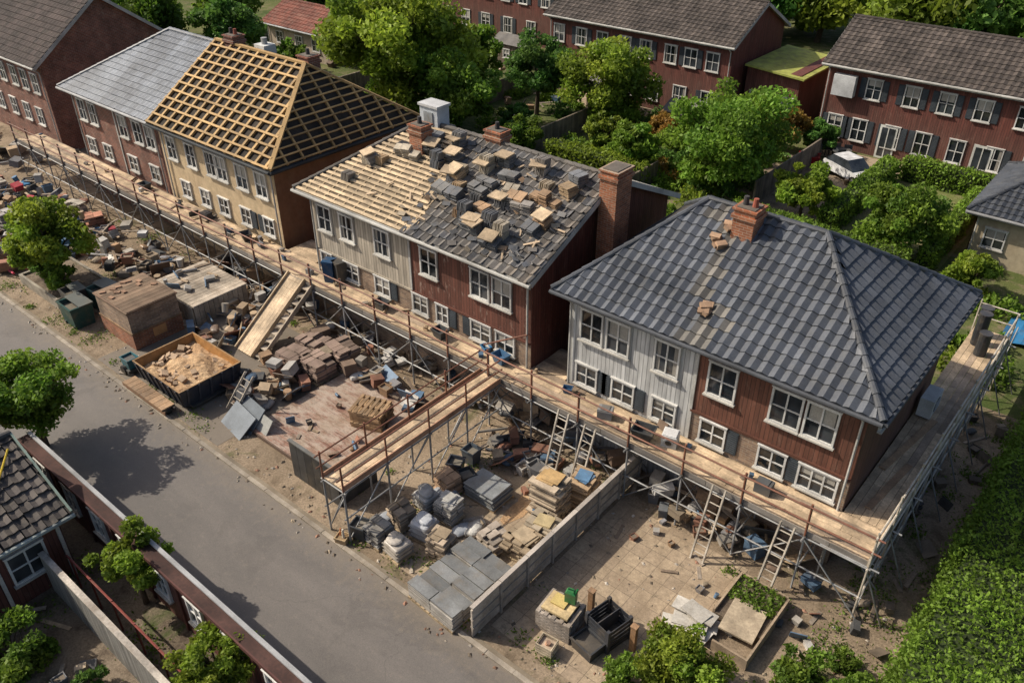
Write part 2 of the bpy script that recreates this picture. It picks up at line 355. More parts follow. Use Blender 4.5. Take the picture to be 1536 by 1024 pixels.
def house(name,x0,x1,y0,y1,ze,zr,xl,xr,segs,wins=(),lower=None,roof='tile',rcol=(.1,.115,.145),rfn=None,ov=.45,side=('clad_red',(.13,.035,.025)),
          fascia=(.42,.41,.38),faces='FR',zb=0,tw=.33,tc=.36,sidewins=(),mess=0,keep=None,ridge=True,under=(.05,.045,.04),amp=.03):
    e=empty(name);ym=(y0+y1)/2;yf=y0+ov;yb=y1-ov
    gl=abs(xl-x0)<.05;gr=abs(xr-x1)<.05
    ovx=ov if not gr else .3;wl=x0+(ov if not gl else .3);wr=x1-ovx
    mb=MB();zt=ze-.02
    for k,(xa,xb,m,c) in enumerate(segs):
        za=zb
        if lower and lower[2](k):
            mb.poly([(xa,yf,zb),(xb,yf,zb),(xb,yf,lower[0]),(xa,yf,lower[0])],lower[1],(1,1,1));za=lower[0]
            mb.box(xa,xb,yf-.06,yf-.002,lower[0]-.03,lower[0]+.05,'painted',tuple(v*.8 for v in c))
        mb.poly([(xa,yf,za),(xb,yf,za),(xb,yf,zt),(xa,yf,zt)],m,c)
        if k: mb.box(xa-.05,xa+.05,yf-.05,yf-.002,zb,zt,'painted',(.45,.44,.41))
    slope=(zr-ze)/(ym-y0)
    for X,fl,g in ((wr,1,gr),(wl,-1,gl)):
        pts=[(X,yf,zb),(X,yb,zb),(X,yb,zt),(X,yf,zt)];mb.poly(pts if fl>0 else pts[::-1],side[0],side[1])
        if g:
            zz=ze+slope*ov-.06;mb.poly([(X,yf,zt),(X,yb,zt),(X,yb,zz),(X,ym,zr-.08),(X,yf,zz)],side[0],side[1])
    mb.poly([(wr,yb,zb),(wl,yb,zb),(wl,yb,zt),(wr,yb,zt)],side[0],side[1])
    mb.build('walls',e)
    rb=MB()
    F=[(x0,y0,ze),(x1,y0,ze),(xr,ym,zr),(xl,ym,zr)];Bk=[(x1,y1,ze),(x0,y1,ze),(xl,ym,zr),(xr,ym,zr)]
    um='felt'
    rb.poly(F,um,under);rb.poly(Bk,um,under)
    if not gr: rb.poly([(x1,y0,ze),(x1,y1,ze),(xr,ym,zr)],um,under)
    if not gl: rb.poly([(x0,y1,ze),(x0,y0,ze),(xl,ym,zr)],um,under)
    if not gr and not gl: rb.poly([(x0,y0,ze-.08),(x0,y1,ze-.08),(x1,y1,ze-.08),(x1,y0,ze-.08)],'painted',(.4,.38,.35))
    else:
        for (ya,yc) in ((y0,ym),(y1,ym)):
            rb.poly([(x0,ya,ze-.1),(x1,ya,ze-.1),(xr,ym,zr-.1),(xl,ym,zr-.1)],'wood',(.3,.28,.25))
    rb.box(x0,x1,y0-.03,y0,ze-.18,ze+.02,'painted',fascia);rb.box(x0,x1,y1,y1+.03,ze-.18,ze+.02,'painted',fascia)
    for X,g,sg in ((x1,gr,1),(x0,gl,-1)):
        if not g: lo,hi=sorted((X,X+sg*.03));rb.box(lo,hi,y0-.03,y1+.03,ze-.183,ze+.017,'painted',fascia)
        else:
            for ya in (y0,y1): rb.beam((X,ya,ze-.05),(X,ym,zr-.05),.04,.2,'painted',fascia)
    rb.tube((x0-.02,y0-.09,ze-.05),(x1+.02,y0-.09,ze-.05),.065,'painted',fascia,7)
    if not gr: rb.tube((x1+.08,y0-.05,ze-.05),(x1+.08,y1,ze-.05),.065,'painted',fascia,7)
    for X in (wl+.12,wr-.12):
        rb.tube((X,y0-.07,ze-.08),(X,yf-.09,ze-.45),.04,'painted',(.42,.41,.38));rb.tube((X,yf-.09,ze-.45),(X,yf-.09,zb),.04,'painted',(.42,.41,.38))
    rb.build('roof_frame',e)
    S=math.hypot(ym-y0,zr-ze);P={}
    P['F']=Plane((x0,y0,ze),(1,0,0),(0,ym-y0,zr-ze),[(0,0),(x1-x0,0),(xr-x0,S),(xl-x0,S)])
    P['B']=Plane((x1,y1,ze),(-1,0,0),(0,ym-y1,zr-ze),[(0,0),(x1-x0,0),(x1-xl,S),(x1-xr,S)])
    if not gr:
        SR=math.hypot(x1-xr,zr-ze);P['R']=Plane((x1,y0,ze),(0,1,0),(xr-x1,0,zr-ze),[(0,0),(y1-y0,0),(ym-y0,SR)])
    if not gl:
        SL=math.hypot(xl-x0,zr-ze);P['L']=Plane((x0,y1,ze),(0,-1,0),(xl-x0,0,zr-ze),[(0,0),(y1-y0,0),(y1-ym,SL)])
    if roof:
        tb=MB();fn=rfn or (lambda a,b:jit(rcol,.14))
        for k in faces:
            if k in P: tiles(tb,P[k],tw,tc,roof,(fn if k=='F' else (lambda a,b:jit(rcol,.18))),keep=(keep if k=='F' else None),mess=mess,amp=amp)
        if ridge:
            rc=tuple(v*.72 for v in rcol)
            caps(tb,(xl,ym,zr),(xr,ym,zr),roof,rc)
            if not gr: caps(tb,(x1,y0,ze),(xr,ym,zr),roof,rc);caps(tb,(x1,y1,ze),(xr,ym,zr),roof,rc)
            if not gl: caps(tb,(x0,y0,ze),(xl,ym,zr),roof,rc);caps(tb,(x0,y1,ze),(xl,ym,zr),roof,rc)
        tb.build('roof_tiles',e)
    wb=MB()
    for w in wins:
        (c,z,w_,h_)=w[:4];window(wb,yf,c,z,w_,h_,shut=w[4] if len(w)>4 else None,cols=w[5] if len(w)>5 else 2)
    for (c,z,w_,h_) in sidewins: window(wb,wr,c,z,w_,h_,axis='x',out=1)
    if wb.v: wb.build('windows',e)
    return e,P
def chimney(parent,x,y,w,d,z0,z1,mat='brick_orange',pots=2):
    mb=MB();mb.box(x-w/2,x+w/2,y-d/2,y+d/2,z0,z1,mat,(1,1,1))
    mb.box(x-w/2-.06,x+w/2+.06,y-d/2-.06,y+d/2+.06,z1-.28,z1-.16,mat,(1,1,1));mb.box(x-w/2-.05,x+w/2+.05,y-d/2-.05,y+d/2+.05,z1,z1+.06,mat,(1,1,1))
    mb.box(x-w/2+.05,x+w/2-.05,y-d/2+.05,y+d/2-.05,z1+.06,z1+.09,'concrete',(.14,.12,.10))
    for i in range(pots):
        px=x+(i-(pots-1)/2)*w*.45;mb.tube((px,y,z1+.09),(px,y,z1+.36),.10,'painted',(.28,.08,.05) if i%2 else (.05,.045,.045),10,.08)
    mb.build('chimney',parent)
RED=(.135,.052,.032);GREYC=(.47,.47,.46)
# --- finished slate-grey hipped roof house
RC4=(.084,.092,.108)
def f4(a,b):
    c0=5.35-.30*b+.25*math.sin(b*2.3)
    if abs(a-c0)<.22 or (abs(a-c0)<.6 and R.random()<.25): return jit((.14,.13,.115),.25)
    if R.random()<.05: return jit(RC4,.4)
    return jit(RC4,.2)
U=4.95;L=2.9
h4,P4=house('semi_detached_house',-14.6,-3.6,19.5,28.3,6.1,8.7,-11.5,-7.5,[(-14.15,-9.25,'clad_grey',GREYC),(-9.25,-4.05,'clad_red',RED)],
 [(-13.2,U,.8,1.1),(-12.15,U,.8,1.1),(-10.3,U,.8,1.1),(-8.36,U,.85,1.1),(-6.3,U,.85,1.1),(-5.25,U,.85,1.1),
  (-13.3,L,.8,.75,(1,)),(-11.8,L,.8,.75,(-1,1)),(-10.2,L,.8,.75),(-8.4,L,.8,.75,(1,)),(-6.4,L,.8,.75,(1,)),(-4.95,L,1.1,.75,None,3)],
 lower=(3.45,'brick_tan',lambda k:k==1),rfn=f4,rcol=RC4,sidewins=[(21.9,U,.85,1.0),(24.2,U,.85,1.0),(26.5,U,.85,1.0)],tw=.36,tc=.40,amp=.045,fascia=(.07,.075,.085),side=('clad_red',(.11,.045,.03)))
chimney(h4,-9.8,23.25,.72,.72,7.6,9.1)
mb=MB();pl=P4['F']
for (a,b) in ((4.35,4.25),(4.1,3.7),(4.3,3.5),(5.15,1.1),(5.0,1.35)):
    for k in range(3): p=pl.p(a+R.uniform(-.12,.12),b+R.uniform(-.1,.1),.05+.05*k);mb.at(p.x,p.y,p.z,R.uniform(0,90),20);mb.box(-.17,.17,-.1,.1,0,.09,'rubble',jit((.34,.22,.14),.3))
mb.build('loose_bricks',h4)
# --- half stripped roof house
def f3(a,b): return jit(R.choice([(.15,.14,.13),(.17,.155,.14),(.125,.12,.115),(.18,.155,.13),(.12,.12,.125)]),.2)
def edge3(b): return 6.3+.36*math.sin(b*2.2)+.25*b*math.sin(b)*.5
h3,P3=house('semi_detached_house',-28,-15.3,19.25,29.0,6.1,8.35,-25,-15.3,[(-27.55,-21.65,'clad_grey',(.40,.35,.28)),(-21.65,-15.6,'clad_red_worn',(.13,.048,.032))],
 [(-26.7,U,.75,1.05),(-25.3,U,.75,1.05),(-23.2,U,.8,1.05),(-20.6,U,.8,1.05),(-18.0,U,.8,1.05),(-16.95,U,.8,1.05),
  (-26.9,L,.65,.7),(-25.3,L,.8,.7),(-23.4,L,.8,.7,(1,)),(-21.2,L,.75,.7),(-20.0,L,.55,.7,(1,)),(-18.0,L,.9,.7,(-1,)),(-16.8,L,.8,.7)],
 lower=(3.35,'brick_tan',lambda k:True),roof='old_tile',rcol=(.16,.145,.13),rfn=f3,mess=.35,keep=lambda a,b:(a>edge3(b)) and R.random()>.025,
 under=(.20,.155,.105),side=('clad_red',(.12,.036,.025)),tw=.34,tc=.38,amp=.04)
chimney(h3,-23.9,22.8,.7,.6,7.3,8.75,pots=1);chimney(h3,-21.1,24.3,.8,.6,7.9,8.75,pots=1)
chimney(h3,-15.0,23.6,.72,.95,2.5,8.95,'brick_orange',0)
mb=MB();mb.box(-25.0,-24.0,23.9,24.6,7.8,9.1,'painted',(.45,.48,.51));mb.box(-25.06,-23.94,23.84,24.66,9.1,9.2,'painted',(.5,.5,.5));mb.box(-24.75,-24.25,23.86,23.898,8.3,8.9,'metal_galv',(.3,.32,.34));mb.box(-25.02,-23.98,23.88,24.62,8.15,8.19,'painted',(.3,.32,.34));mb.build('vent_housing',h3)
mb=MB();pl=P3['F'];b=.1
while b<5.3:
    r=pl.rng(min(b,5.3))
    if r:
        a0=r[0]+.1;lim=edge3(b)+.2
        while a0<lim:
            a1=min(a0+R.uniform(1.6,2.6),lim)
            p=pl.p(a0,b+R.uniform(-.01,.01),.05);q=pl.p(a1-.01,b+R.uniform(-.01,.01),.05);mb.beam(p,q,.13,.04,'wood',jit((.50,.38,.24),.22),up=pl.n);a0=a1
    b+=.25
for i in range(11):
    a=.6+i*.6;bm=min(5.25,(a)/3.0*5.3) if a<3 else 5.25
    mb.beam(pl.p(a,.03,.015),pl.p(a,bm,.015),.07,.03,'fresh_wood',(.36,.27,.17),up=pl.n)
mb.build('roof_battens',h3)
def tilestack(mb,n,c,w=.42,d=.3,t=.035,mat='old_tile'):
    for i in range(n):
        dx,dy=R.gauss(0,.018),R.gauss(0,.018);mb.box(-w/2+dx,w/2+dx,-d/2+dy,d/2+dy,i*t+.002*i,(i+1)*t,mat,jit(c,.25))
mb=MB();GC=[(.13,.135,.145),(.16,.16,.16),(.10,.105,.115),(.22,.20,.18)];TC=[(.42,.30,.18),(.38,.31,.22),(.34,.22,.13),(.46,.40,.31)]
spots=[]
for i in range(7): t=i/6;spots.append((1.9+t*1.8+R.gauss(0,.25),1.9+t*1.9+R.gauss(0,.25)))
for i in range(17): t=(i+.5)/17;spots.append((4.2+t*7.8+R.gauss(0,.2),4.7-(i%3)*.62-.2*math.sin(t*3)))
for i in range(13): t=(i+.5)/13;spots.append((6.2+t*3.9+R.gauss(0,.45),3.0-t*1.7+R.gauss(0,.35)))
for i in range(7): spots.append((R.uniform(8,12.2),R.uniform(.8,3.4)))
for (a,b) in spots:
    r=pl.rng(min(b,5.2))
    if b<.4 or b>5.1 or a<r[0]+.35 or a>12.2: continue
    tan=R.random()<.36;c=R.choice(TC if tan else GC);rot=R.uniform(-22,22);lev=R.choice([6,14,22]);mode=R.random();p=pl.p(a,b,.05)
    if mode<.45:
        w=R.uniform(.55,.8);mb.at(p.x,p.y,p.z-.1,rot,lev);nn=R.randint(6,10)
        mb.box(-w/2-.03,w/2+.03,-.28,.28,0,.05,'wood',(.35,.26,.17))
        for i in range(nn):
            for sx in (-.5,.5): dx,dy=R.gauss(0,.012),R.gauss(0,.012);mb.box(sx*w/2-w/4+.01+dx,sx*w/2+w/4-.01+dx,-.23+dy,.23+dy,.055+i*.045,.095+i*.045,'old_tile',jit(c,.25))
    elif mode<.75:
        for q in range(2):
            for j in range(8):
                mb.at(p.x+(j-3.5)*.06,p.y+q*.02,p.z-.08+q*.0+q*.36,rot*0+90+R.uniform(-3,3),R.uniform(6,16));mb.box(-.2,.2,-.018,.014,0,.36,'old_tile',jit(c,.3))
            if R.random()<.6: break
    else:
        for q in range(R.randint(2,3)): mb.at(p.x+q*.44-.4,p.y+R.uniform(-.08,.08),p.z-.06,rot+R.uniform(-6,6),lev);tilestack(mb,R.randint(6,11),c,.4,.34,.045)
    if R.random()<.35:
        p2=pl.p(a,b,.5);mb.at(p2.x,p2.y,p2.z,rot+R.uniform(-10,10),lev);mb.box(-.32,.32,-.26,.26,0,.05,'wood',jit((.45,.34,.22),.25))
mb.M=None
for i in range(26):
    a=R.uniform(4,12);b=R.uniform(.4,4.8);mb.beam(pl.p(a,b,.13),pl.p(a+R.uniform(-.6,.6),b+R.uniform(-.4,.4),.15),.07,.03,'fresh_wood',jit((.4,.3,.2),.3),up=pl.n)
for i in range(70):
    a=R.uniform(5.6,12.2);b=R.uniform(.3,4.9);p=pl.p(a,b,.12);mb.at(p.x,p.y,p.z,R.uniform(0,180),R.uniform(10,40));mb.box(-.16,.16,-.1,.1,0,.02,'old_tile',jit(R.choice(GC+TC[1:3]),.2))
mb.build('roof_tile_stacks',h3)
# --- timber grid roof & grey roof terrace
h2,P2=house('terraced_house',-40.2,-30.2,19.7,29.0,6.1,9.2,-40.2,-33.0,[(-40.15,-30.65,'render',(.55,.42,.26))],
 [(-39.1,U,.72,1.1),(-37.4,U,.72,1.1),(-35.7,U,.72,1.1),(-34.8,U,.72,1.1),(-33.2,U,.8,1.1),(-31.7,U,.75,1.1),(-38.5,L,.7,.75),(-36.8,L,.7,.75),(-35.2,L,.75,.75),(-33.4,L,.7,.75,(1,)),(-31.6,L,.7,.75,(-1,))],
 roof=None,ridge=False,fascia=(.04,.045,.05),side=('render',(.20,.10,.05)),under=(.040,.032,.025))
mb=MB();W=(.40,.255,.105)
def grid(pl,H,da,db,w=.12):
    b=.06
    while b<H-.05:
        r=pl.rng(b);
        if r and r[1]-r[0]>.2:
            x=r[0]
            while x<r[1]-.05:
                x2=min(x+R.uniform(2.2,3.8),r[1]);mb.beam(pl.p(x,b,.13),pl.p(x2-.01,b+R.uniform(-.02,.02),.13),w*.75,.07,'fresh_wood',jit(W,.35),up=pl.n);x=x2
        b+=db
    amax=max(p[0] for p in pl.poly);a=.05
    while a<=amax:
        bb=[i*.05 for i in range(int(H/.05)+1)];ok=[b for b in bb if (pl.rng(min(b,H-.001)) and pl.rng(min(b,H-.001))[0]-.02<=a<=pl.rng(min(b,H-.001))[1]+.02)]
        if ok: mb.beam(pl.p(a,min(ok),.07),pl.p(a,max(ok),.07),w,.11,'fresh_wood',jit(W,.35),up=pl.n)
        a+=da
grid(P2['F'],math.hypot(4.65,3.1),.74,.52,.14);grid(P2['R'],math.hypot(2.8,3.1),.9,.36,.09)
mb.beam((-30.2,19.7,6.2),(-33,24.35,9.32),.2,.1,'fresh_wood',jit(W));mb.beam((-30.2,29,6.2),(-33,24.35,9.32),.2,.1,'fresh_wood',jit(W));mb.beam((-40.2,24.35,9.3),(-33,24.35,9.3),.2,.1,'fresh_wood',jit(W))
mb.build('roof_battens',h2)
chimney(h2,-38.9,24.6,.8,.7,8.6,9.6,'brick_red',2);chimney(h2,-33.4,24.9,.8,.7,8.3,9.45,'brick_red',1)
mb=MB();mb.box(-37.1,-36.3,24.5,25.2,8.6,9.5,'painted',(.5,.5,.48));mb.tube((-36.7,24.85,9.5),(-36.7,24.85,9.8),.15,'metal_galv',(.4,.4,.4),10);mb.build('vent_housing',h2)
h1,P1=house('terraced_house',-49.7,-40.25,19.8,29.0,6.1,9.1,-44.6,-40.25,[(-49.2,-44.8,'brick_red',(1,1,1)),(-44.8,-40.3,'brick_red',(1,1,1))],
 [(-48.4,U,.72,1.1),(-47.2,U,.72,1.1),(-44.0,U,.75,1.1),(-42.5,U,.75,1.1),(-41.3,U,.75,1.1),(-48.3,L,.8,.75),(-46.5,L,.8,.75),(-43.8,L,.8,.75),(-41.6,L,.8,.75)],
 roof='tile',rcol=(.19,.205,.23),rfn=lambda a,b:jit((.23,.25,.28) if (int(a/2.3)%2) else (.175,.19,.215),.14),fascia=(.4,.4,.4),side=('brick_red',(1,1,1)))
# --- background houses
def bgwins(xa,xb,step,z,w=1.0,h=1.2,sh=(-1,1)):
    o=[];x=xa
    while x<xb: o.append((x,z,w,h,sh if R.random()<.7 else None));x+=step*R.uniform(.85,1.15)
    return o
def patio_door(e,x,y):
    mb=MB();mb.box(x-.55,x+.55,y-.06,y-.002,0,2.15,'painted',(.6,.6,.55));mb.box(x-.42,x+.42,y-.08,y-.062,.15,2.0,'glass',(.03,.035,.04));mb.box(x-.03,x+.03,y-.1,y-.082,.1,2.05,'painted',(.6,.6,.55));mb.build('door',e)
BR=(.072,.058,.050);BRD=(.135,.04,.028)
BF=lambda a,b:jit(BR,.35)
e,_=house('terraced_house',-19.9,6,54.8,63.2,5.35,7.5,-19.9,6,[(-19.6,5.7,'clad_red',BRD)],bgwins(-16.5,5,2.1,4.15,.85,1.15)+bgwins(-18.5,5,1.9,1.45,.85,1.3),roof='bg_tile',rcol=BR,rfn=BF,faces='F',tw=.4,tc=.4)
patio_door(e,-15,55.25);patio_door(e,-9.4,55.25);chimney(e,-8,59,.8,.8,7,8.3,'brick_red',1)
mb=MB();mb.box(-19.0,-17.6,54.75,55.22,3.5,4.8,'painted',(.5,.5,.5));mb.build('balcony_screen',e)
e,_=house('terraced_house',-41.8,-25.6,53.8,62.5,5.5,7.7,-41.8,-25.6,[(-41.4,-25.9,'clad_red',BRD)],bgwins(-40.6,-26.5,1.9,4.2,.9,1.15)+bgwins(-40.2,-26.5,2.2,1.4,.95,1.3),roof='bg_tile',rcol=BR,rfn=BF,faces='F',tw=.4,tc=.4)
e,_=house('terraced_house',-72,-46.5,62.5,71,5.6,8,-72,-46.5,[(-71.6,-46.9,'clad_red',BRD)],bgwins(-66,-47.5,2.4,4.2,.9,1.2)+bgwins(-66,-47.5,2.6,1.4,.95,1.3),roof='bg_tile',rcol=BR,rfn=BF,faces='F',tw=.4,tc=.4)
DB=(.058,.042,.038)
e,_=house('brick_house',-80,-56.2,21.3,31.2,5.6,9.2,-80,-56.2,[(-79.6,-56.5,'brick_red',(1,1,1))],bgwins(-76,-57.4,1.7,4.3,.8,1.15,None)+bgwins(-76,-57.4,1.9,2.0,.8,1.0,None),roof='bg_tile',rcol=DB,rfn=lambda a,b:jit(DB,.35),faces='F',tw=.4,tc=.4,side=('brick_red',(1,1,1)))
chimney(e,-66,26.4,.9,.8,8.7,10.2,'brick_red');chimney(e,-57.5,27.2,.8,.8,8.4,9.8,'brick_red')
e,_=house('bungalow',-68,-59,46,52,2.5,4.0,-68,-59,[(-67.6,-59.4,'render',(.4,.33,.26))],bgwins(-66,-60,2.4,1.4,.9,.9,None),roof='old_tile',rcol=(.22,.075,.05),faces='F',fascia=(.4,.4,.4),tw=.4,tc=.4)
e,_=house('bungalow',-7.3,8,43.6,51.5,2.7,4.6,-4.3,8,[(-6.8,7.5,'render',(.42,.35,.24))],bgwins(-5.8,5,2.2,1.4,.9,.9,None),roof='tile',rcol=(.05,.055,.065),faces='FL',fascia=(.3,.3,.3))
mb=MB();mb.box(-25.5,-21.6,56,62,0,3.9,'clad_red',BRD);mb.hexa([(-25.55,55.6,4.0),(-21.2,55.6,3.7),(-21.2,62.4,3.7),(-25.55,62.4,4.0)],[(-25.55,55.6,4.12),(-21.2,55.6,3.82),(-21.2,62.4,3.82),(-25.55,62.4,4.12)],'concrete',(.34,.36,.08))
for i in range(3): window(mb,56,-24.6+i*1.2,1.6,.8,1.3)
mb.build('garden_annex')
# --- lower red cottage and long low red outbuilding
e=empty('red_cottage');mb=MB()
mb.box(-27,-21.5,-2,5.0,0,2.55,'clad_red',(.13,.032,.022));mb.poly([(-27,5.002,2.55),(-24.2,5.002,3.8),(-21.5,5.002,2.55)],'clad_red',(.12,.03,.022))
for yy in (4.9,3.1,1.2,-.6): mb.box(-21.5,-21.42,yy-.05,yy+.05,0,2.5,'painted',(.5,.47,.42))
mb.build('walls',e)
mb=MB();window(mb,-21.5,3.9,1.35,.95,.95,axis='x',out=1);window(mb,-21.5,2.2,1.35,.9,.95,axis='x',out=1);mb.build('windows',e)
mb=MB();S=math.hypot(3,1.35);pl=Plane((-21.1,-2.3,2.45),(0,1,0),(-3,0,1.35),[(0,0),(7.6,0),(7.6,S),(0,S)])
mb.poly([pl.p(0,0,0),pl.p(7.6,0,0),pl.p(7.6,S,0),pl.p(0,S,0)],'felt',(.05,.05,.05));tiles(mb,pl,.3,.34,'old_tile',lambda a,b:jit((.085,.072,.065),.35),mess=.4)
pl2=Plane((-27.2,5.3,2.45),(0,-1,0),(3,0,1.35),[(0,0),(7.6,0),(7.6,S),(0,S)]);mb.poly([pl2.p(0,0,0),pl2.p(7.6,0,0),pl2.p(7.6,S,0),pl2.p(0,S,0)],'old_tile',(.07,.065,.06))
caps(mb,(-24.1,-2.3,3.85),(-24.1,5.3,3.85),'old_tile',(.1,.1,.1));mb.beam((-21.1,5.32,2.5),(-24.1,5.32,3.85),.06,.16,'painted',(.25,.32,.27))
mb.tube((-21.03,-2.3,2.42),(-21.03,5.35,2.42),.07,'painted',(.3,.33,.31),7)
mb.tube((-21.9,3.4,2.95),(-23.6,5.0,3.72),.03,'plastic',(.6,.42,.03));mb.build('roof',e)
e=empty('red_outbuilding');mb=MB();mb.box(-26,-6,6.0,6.3,0,2.15,'clad_red',(.13,.032,.024))
mb.box(-26.1,-5.9,5.9,6.22,2.15,2.19,'felt',(.07,.035,.028));mb.box(-26.1,-5.9,6.222,6.34,2.12,2.24,'painted',(.34,.34,.34));mb.box(-26.1,-5.9,5.86,5.9,2.06,2.19,'painted',(.09,.035,.028))
x=-25.8
while x<-6.2: mb.box(x,x+.1,5.94,5.999,0,2.06,'painted',(.09,.03,.024));x+=1.75
mb.build('walls',e)
mb=MB()
x=-24.9
while x<-7: window(mb,6.0,x,1.3,.62,.85,fc=(.7,.69,.66));x+=1.75
mb.build('windows',e)
mb=MB();mb.box(-21.3,-13.2,4.2,4.27,0,1.55,'corrugated',(.50,.48,.44));mb.box(-21.3,-13.2,4.15,4.32,1.55,1.61,'wood',(.46,.41,.35))
for i in range(80): mb.box(-21.3+i*.1,-21.25+i*.1,4.17,4.199,0,1.54,'corrugated',jit((.46,.44,.40),.15))
x=-21.2
while x<-13: mb.box(x,x+.1,4.28,4.37,0,1.5,'wood',(.2,.15,.11));x+=1.6
mb.tube((-21,4.75,1.25),(-14.5,4.75,1.25),.035,'metal_paint',(.22,.05,.04));
for i in range(6): mb.tube((-20.8+i*1.2,4.75,0),(-20.8+i*1.2,4.75,1.3),.03,'metal_paint',(.22,.05,.04))
mb.build('corrugated_fence')
# ------------------------------------------------------------------ scaffolding
RUST=(.21,.085,.052);GAL=(.30,.30,.295);PL=(.54,.405,.265);ZD=2.3
def planks(mb,x0,x1,y0,y1,z,along='x',w=.235,c=PL):
    def one(a,b,p,q):
        cc=jit(c,.22)
        if R.random()<.12: cc=jit((.33,.25,.18),.2)
        z1=z+R.uniform(-.006,.006)
        if along=='x': mb.box(a,b,p,q,z1-.04,z1,'wood',cc)
        else: mb.box(p,q,a,b,z1-.04,z1,'wood',cc)
    if along=='x': l0,l1,s0,s1=x0,x1,y0,y1
    else: l0,l1,s0,s1=y0,y1,x0,x1
    y=s0
    while y<s1-.05:
        x=l0+R.uniform(-1.5,0)
        while x<l1:
            L_=R.uniform(2.4,3.9);a=max(x,l0);b=min(x+L_,l1)
            if b-a>.05: one(a,b-.012,y,min(y+w,s1)-.012)
            x+=L_
        y+=w
e=empty('scaffolding');mb=MB();YE=33.2
planks(mb,-54.5,-2.75,18.45,19.92,ZD);planks(mb,-4.0,-2.75,19.93,YE,ZD,'y');planks(mb,-16.85,-16.0,11.1,18.44,ZD,'y')
planks(mb,-30.1,-28.1,19.93,21.3,ZD);planks(mb,-15.55,-14.2,19.93,21.5,ZD)
mb.build('deck_boards',e)
mb=MB();YO,YI=18.38,19.85
x=-54.5;k=0
while x<-2.6:
    g=jit(GAL,.2)
    mb.tube((x,YO,0),(x+R.uniform(-.02,.02),YO,3.42),.035,'metal_paint',g)
    mb.tube((x,YO-.02,ZD-.1),(x,YO-.02,3.44),.037,'metal_paint',jit(RUST,.25))
    mb.tube((x,YI,0),(x,YI,ZD-.06),.03,'metal_galv',g)
    mb.tube((x,YO-.25,ZD-.12),(x,YI+.1,ZD-.12),.03,'metal_galv',g);mb.tube((x,YO,.9),(x,YI,.9),.025,'metal_galv',g)
    mb.box(x-.09,x+.09,YO-.09,YO+.09,0,.03,'wood',(.3,.22,.14))
    mb.box(x-.05,x+.05,YO-.06,YO+.05,ZD-.18,ZD-.06,'metal_galv',(.15,.14,.13))
    if k%2==0: mb.tube((x,YO-.03,.1),(x+2,YO-.03,ZD-.2),.024,'metal_galv',g)
    else: mb.tube((x,YI,ZD-.2),(x+2,YI,.1),.024,'metal_galv',g);
    if k%2==1: mb.tube((x+2,YO-.03,.1),(x,YO-.03,ZD-.2),.024,'metal_galv',g)
    mb.tube((x,YO,ZD-.15),(x,YI,.3),.024,'metal_galv',g)
    x+=2.0;k+=1
def rail(p,q,c=RUST,r=.03): mb.tube(p,q,r,'metal_paint',jit(c,.2))
for z in (ZD-.16,1.0): mb.tube((-54.6,YO,z),(-2.6,YO,z),.03,'metal_galv',GAL);mb.tube((-54.6,YI,z),(-2.6,YI,z),.03,'metal_galv',GAL)
x=-54.6
while x<-2.8:
    x2=min(x+R.uniform(4,6),-2.6)
    for z in (ZD+.5,ZD+1.02): rail((x-.15,YO-.05,z+R.uniform(-.02,.02)),(x2+.15,YO-.05,z+R.uniform(-.02,.02)))
    x=x2
x=-54.5
while x<-2.8: mb.box(x,min(x+3.9,-2.7)-.02,YO+.035,YO+.065,ZD-.12,ZD+.07,'painted',jit((.20,.18,.16),.25));x+=3.9
XO=-2.68;y=18.4;LG=(.52,.46,.38)
while y<YE+.1:
    mb.tube((XO,y,0),(XO,y,3.5),.035,'metal_galv',jit(LG,.1))
    mb.tube((-4.0,y+.4,0),(-4.0,y+.4,ZD-.1),.03,'metal_galv',GAL);mb.tube((XO+.3,y,ZD-.12),(-4.05,y,ZD-.12),.03,'metal_galv',GAL)
    mb.tube((XO,y,ZD-.2),(XO,y+1.8,.2),.024,'metal_galv',GAL);mb.tube((XO,y,.2),(XO,y+1.8,ZD-.2),.024,'metal_galv',GAL)
    mb.tube((XO,y,ZD-.3),(XO+.75,y+.3,0),.025,'metal_galv',GAL)
    y+=1.8
for z in (ZD-.16,1.0,ZD+.5,ZD+1.05): mb.tube((XO,18.3,z),(XO,YE,z),.032,'metal_paint',LG)
for z in (ZD+.5,ZD+1.05): mb.tube((XO,YE,z),(-4.05,YE,z),.03,'metal_paint',LG)
mb.tube((-4.05,YE,0),(-4.05,YE,3.5),.033,'metal_paint',LG)
mb.box(XO-.06,XO-.03,18.4,YE,ZD-.14,ZD+.14,'painted',(.42,.36,.28))
for X in (-16.9,-15.95):
    for y in (11.1,12.9,14.8,16.6): 
        mb.tube((X,y,0),(X,y,3.3 if X<-16.5 else 3.2),.033,'metal_paint',jit(RUST,.2) );mb.tube((X,y,0),(X,y,ZD-.1),.036,'metal_galv',GAL)
        mb.tube((X,y,.2),(X,y+1.8,ZD-.2),.024,'metal_galv',GAL)
    for z in (ZD-.16,1.1): mb.tube((X,11,z),(X,18.4,z),.03,'metal_galv',GAL)
    for z in (ZD+.45,ZD+.9): rail((X,10.9,z),(X,18.5,z))
    mb.box(X-.02,X+.02,11.1,18.4,ZD-.08,ZD+.13,'wood',(.40,.22,.14))
for y in (11.1,12.9,14.8,16.6): mb.tube((-17,y,ZD-.12),(-15.85,y,ZD-.12),.03,'metal_galv',GAL);mb.tube((-16.9,y,.2),(-15.95,y,ZD-.2),.022,'metal_galv',GAL)
mb.tube((-16.9,18.6,ZD+1.05),(-15.6,19.7,ZD+1.5),.035,'metal_paint',RUST)
mb.build('tubes_and_rails',e)
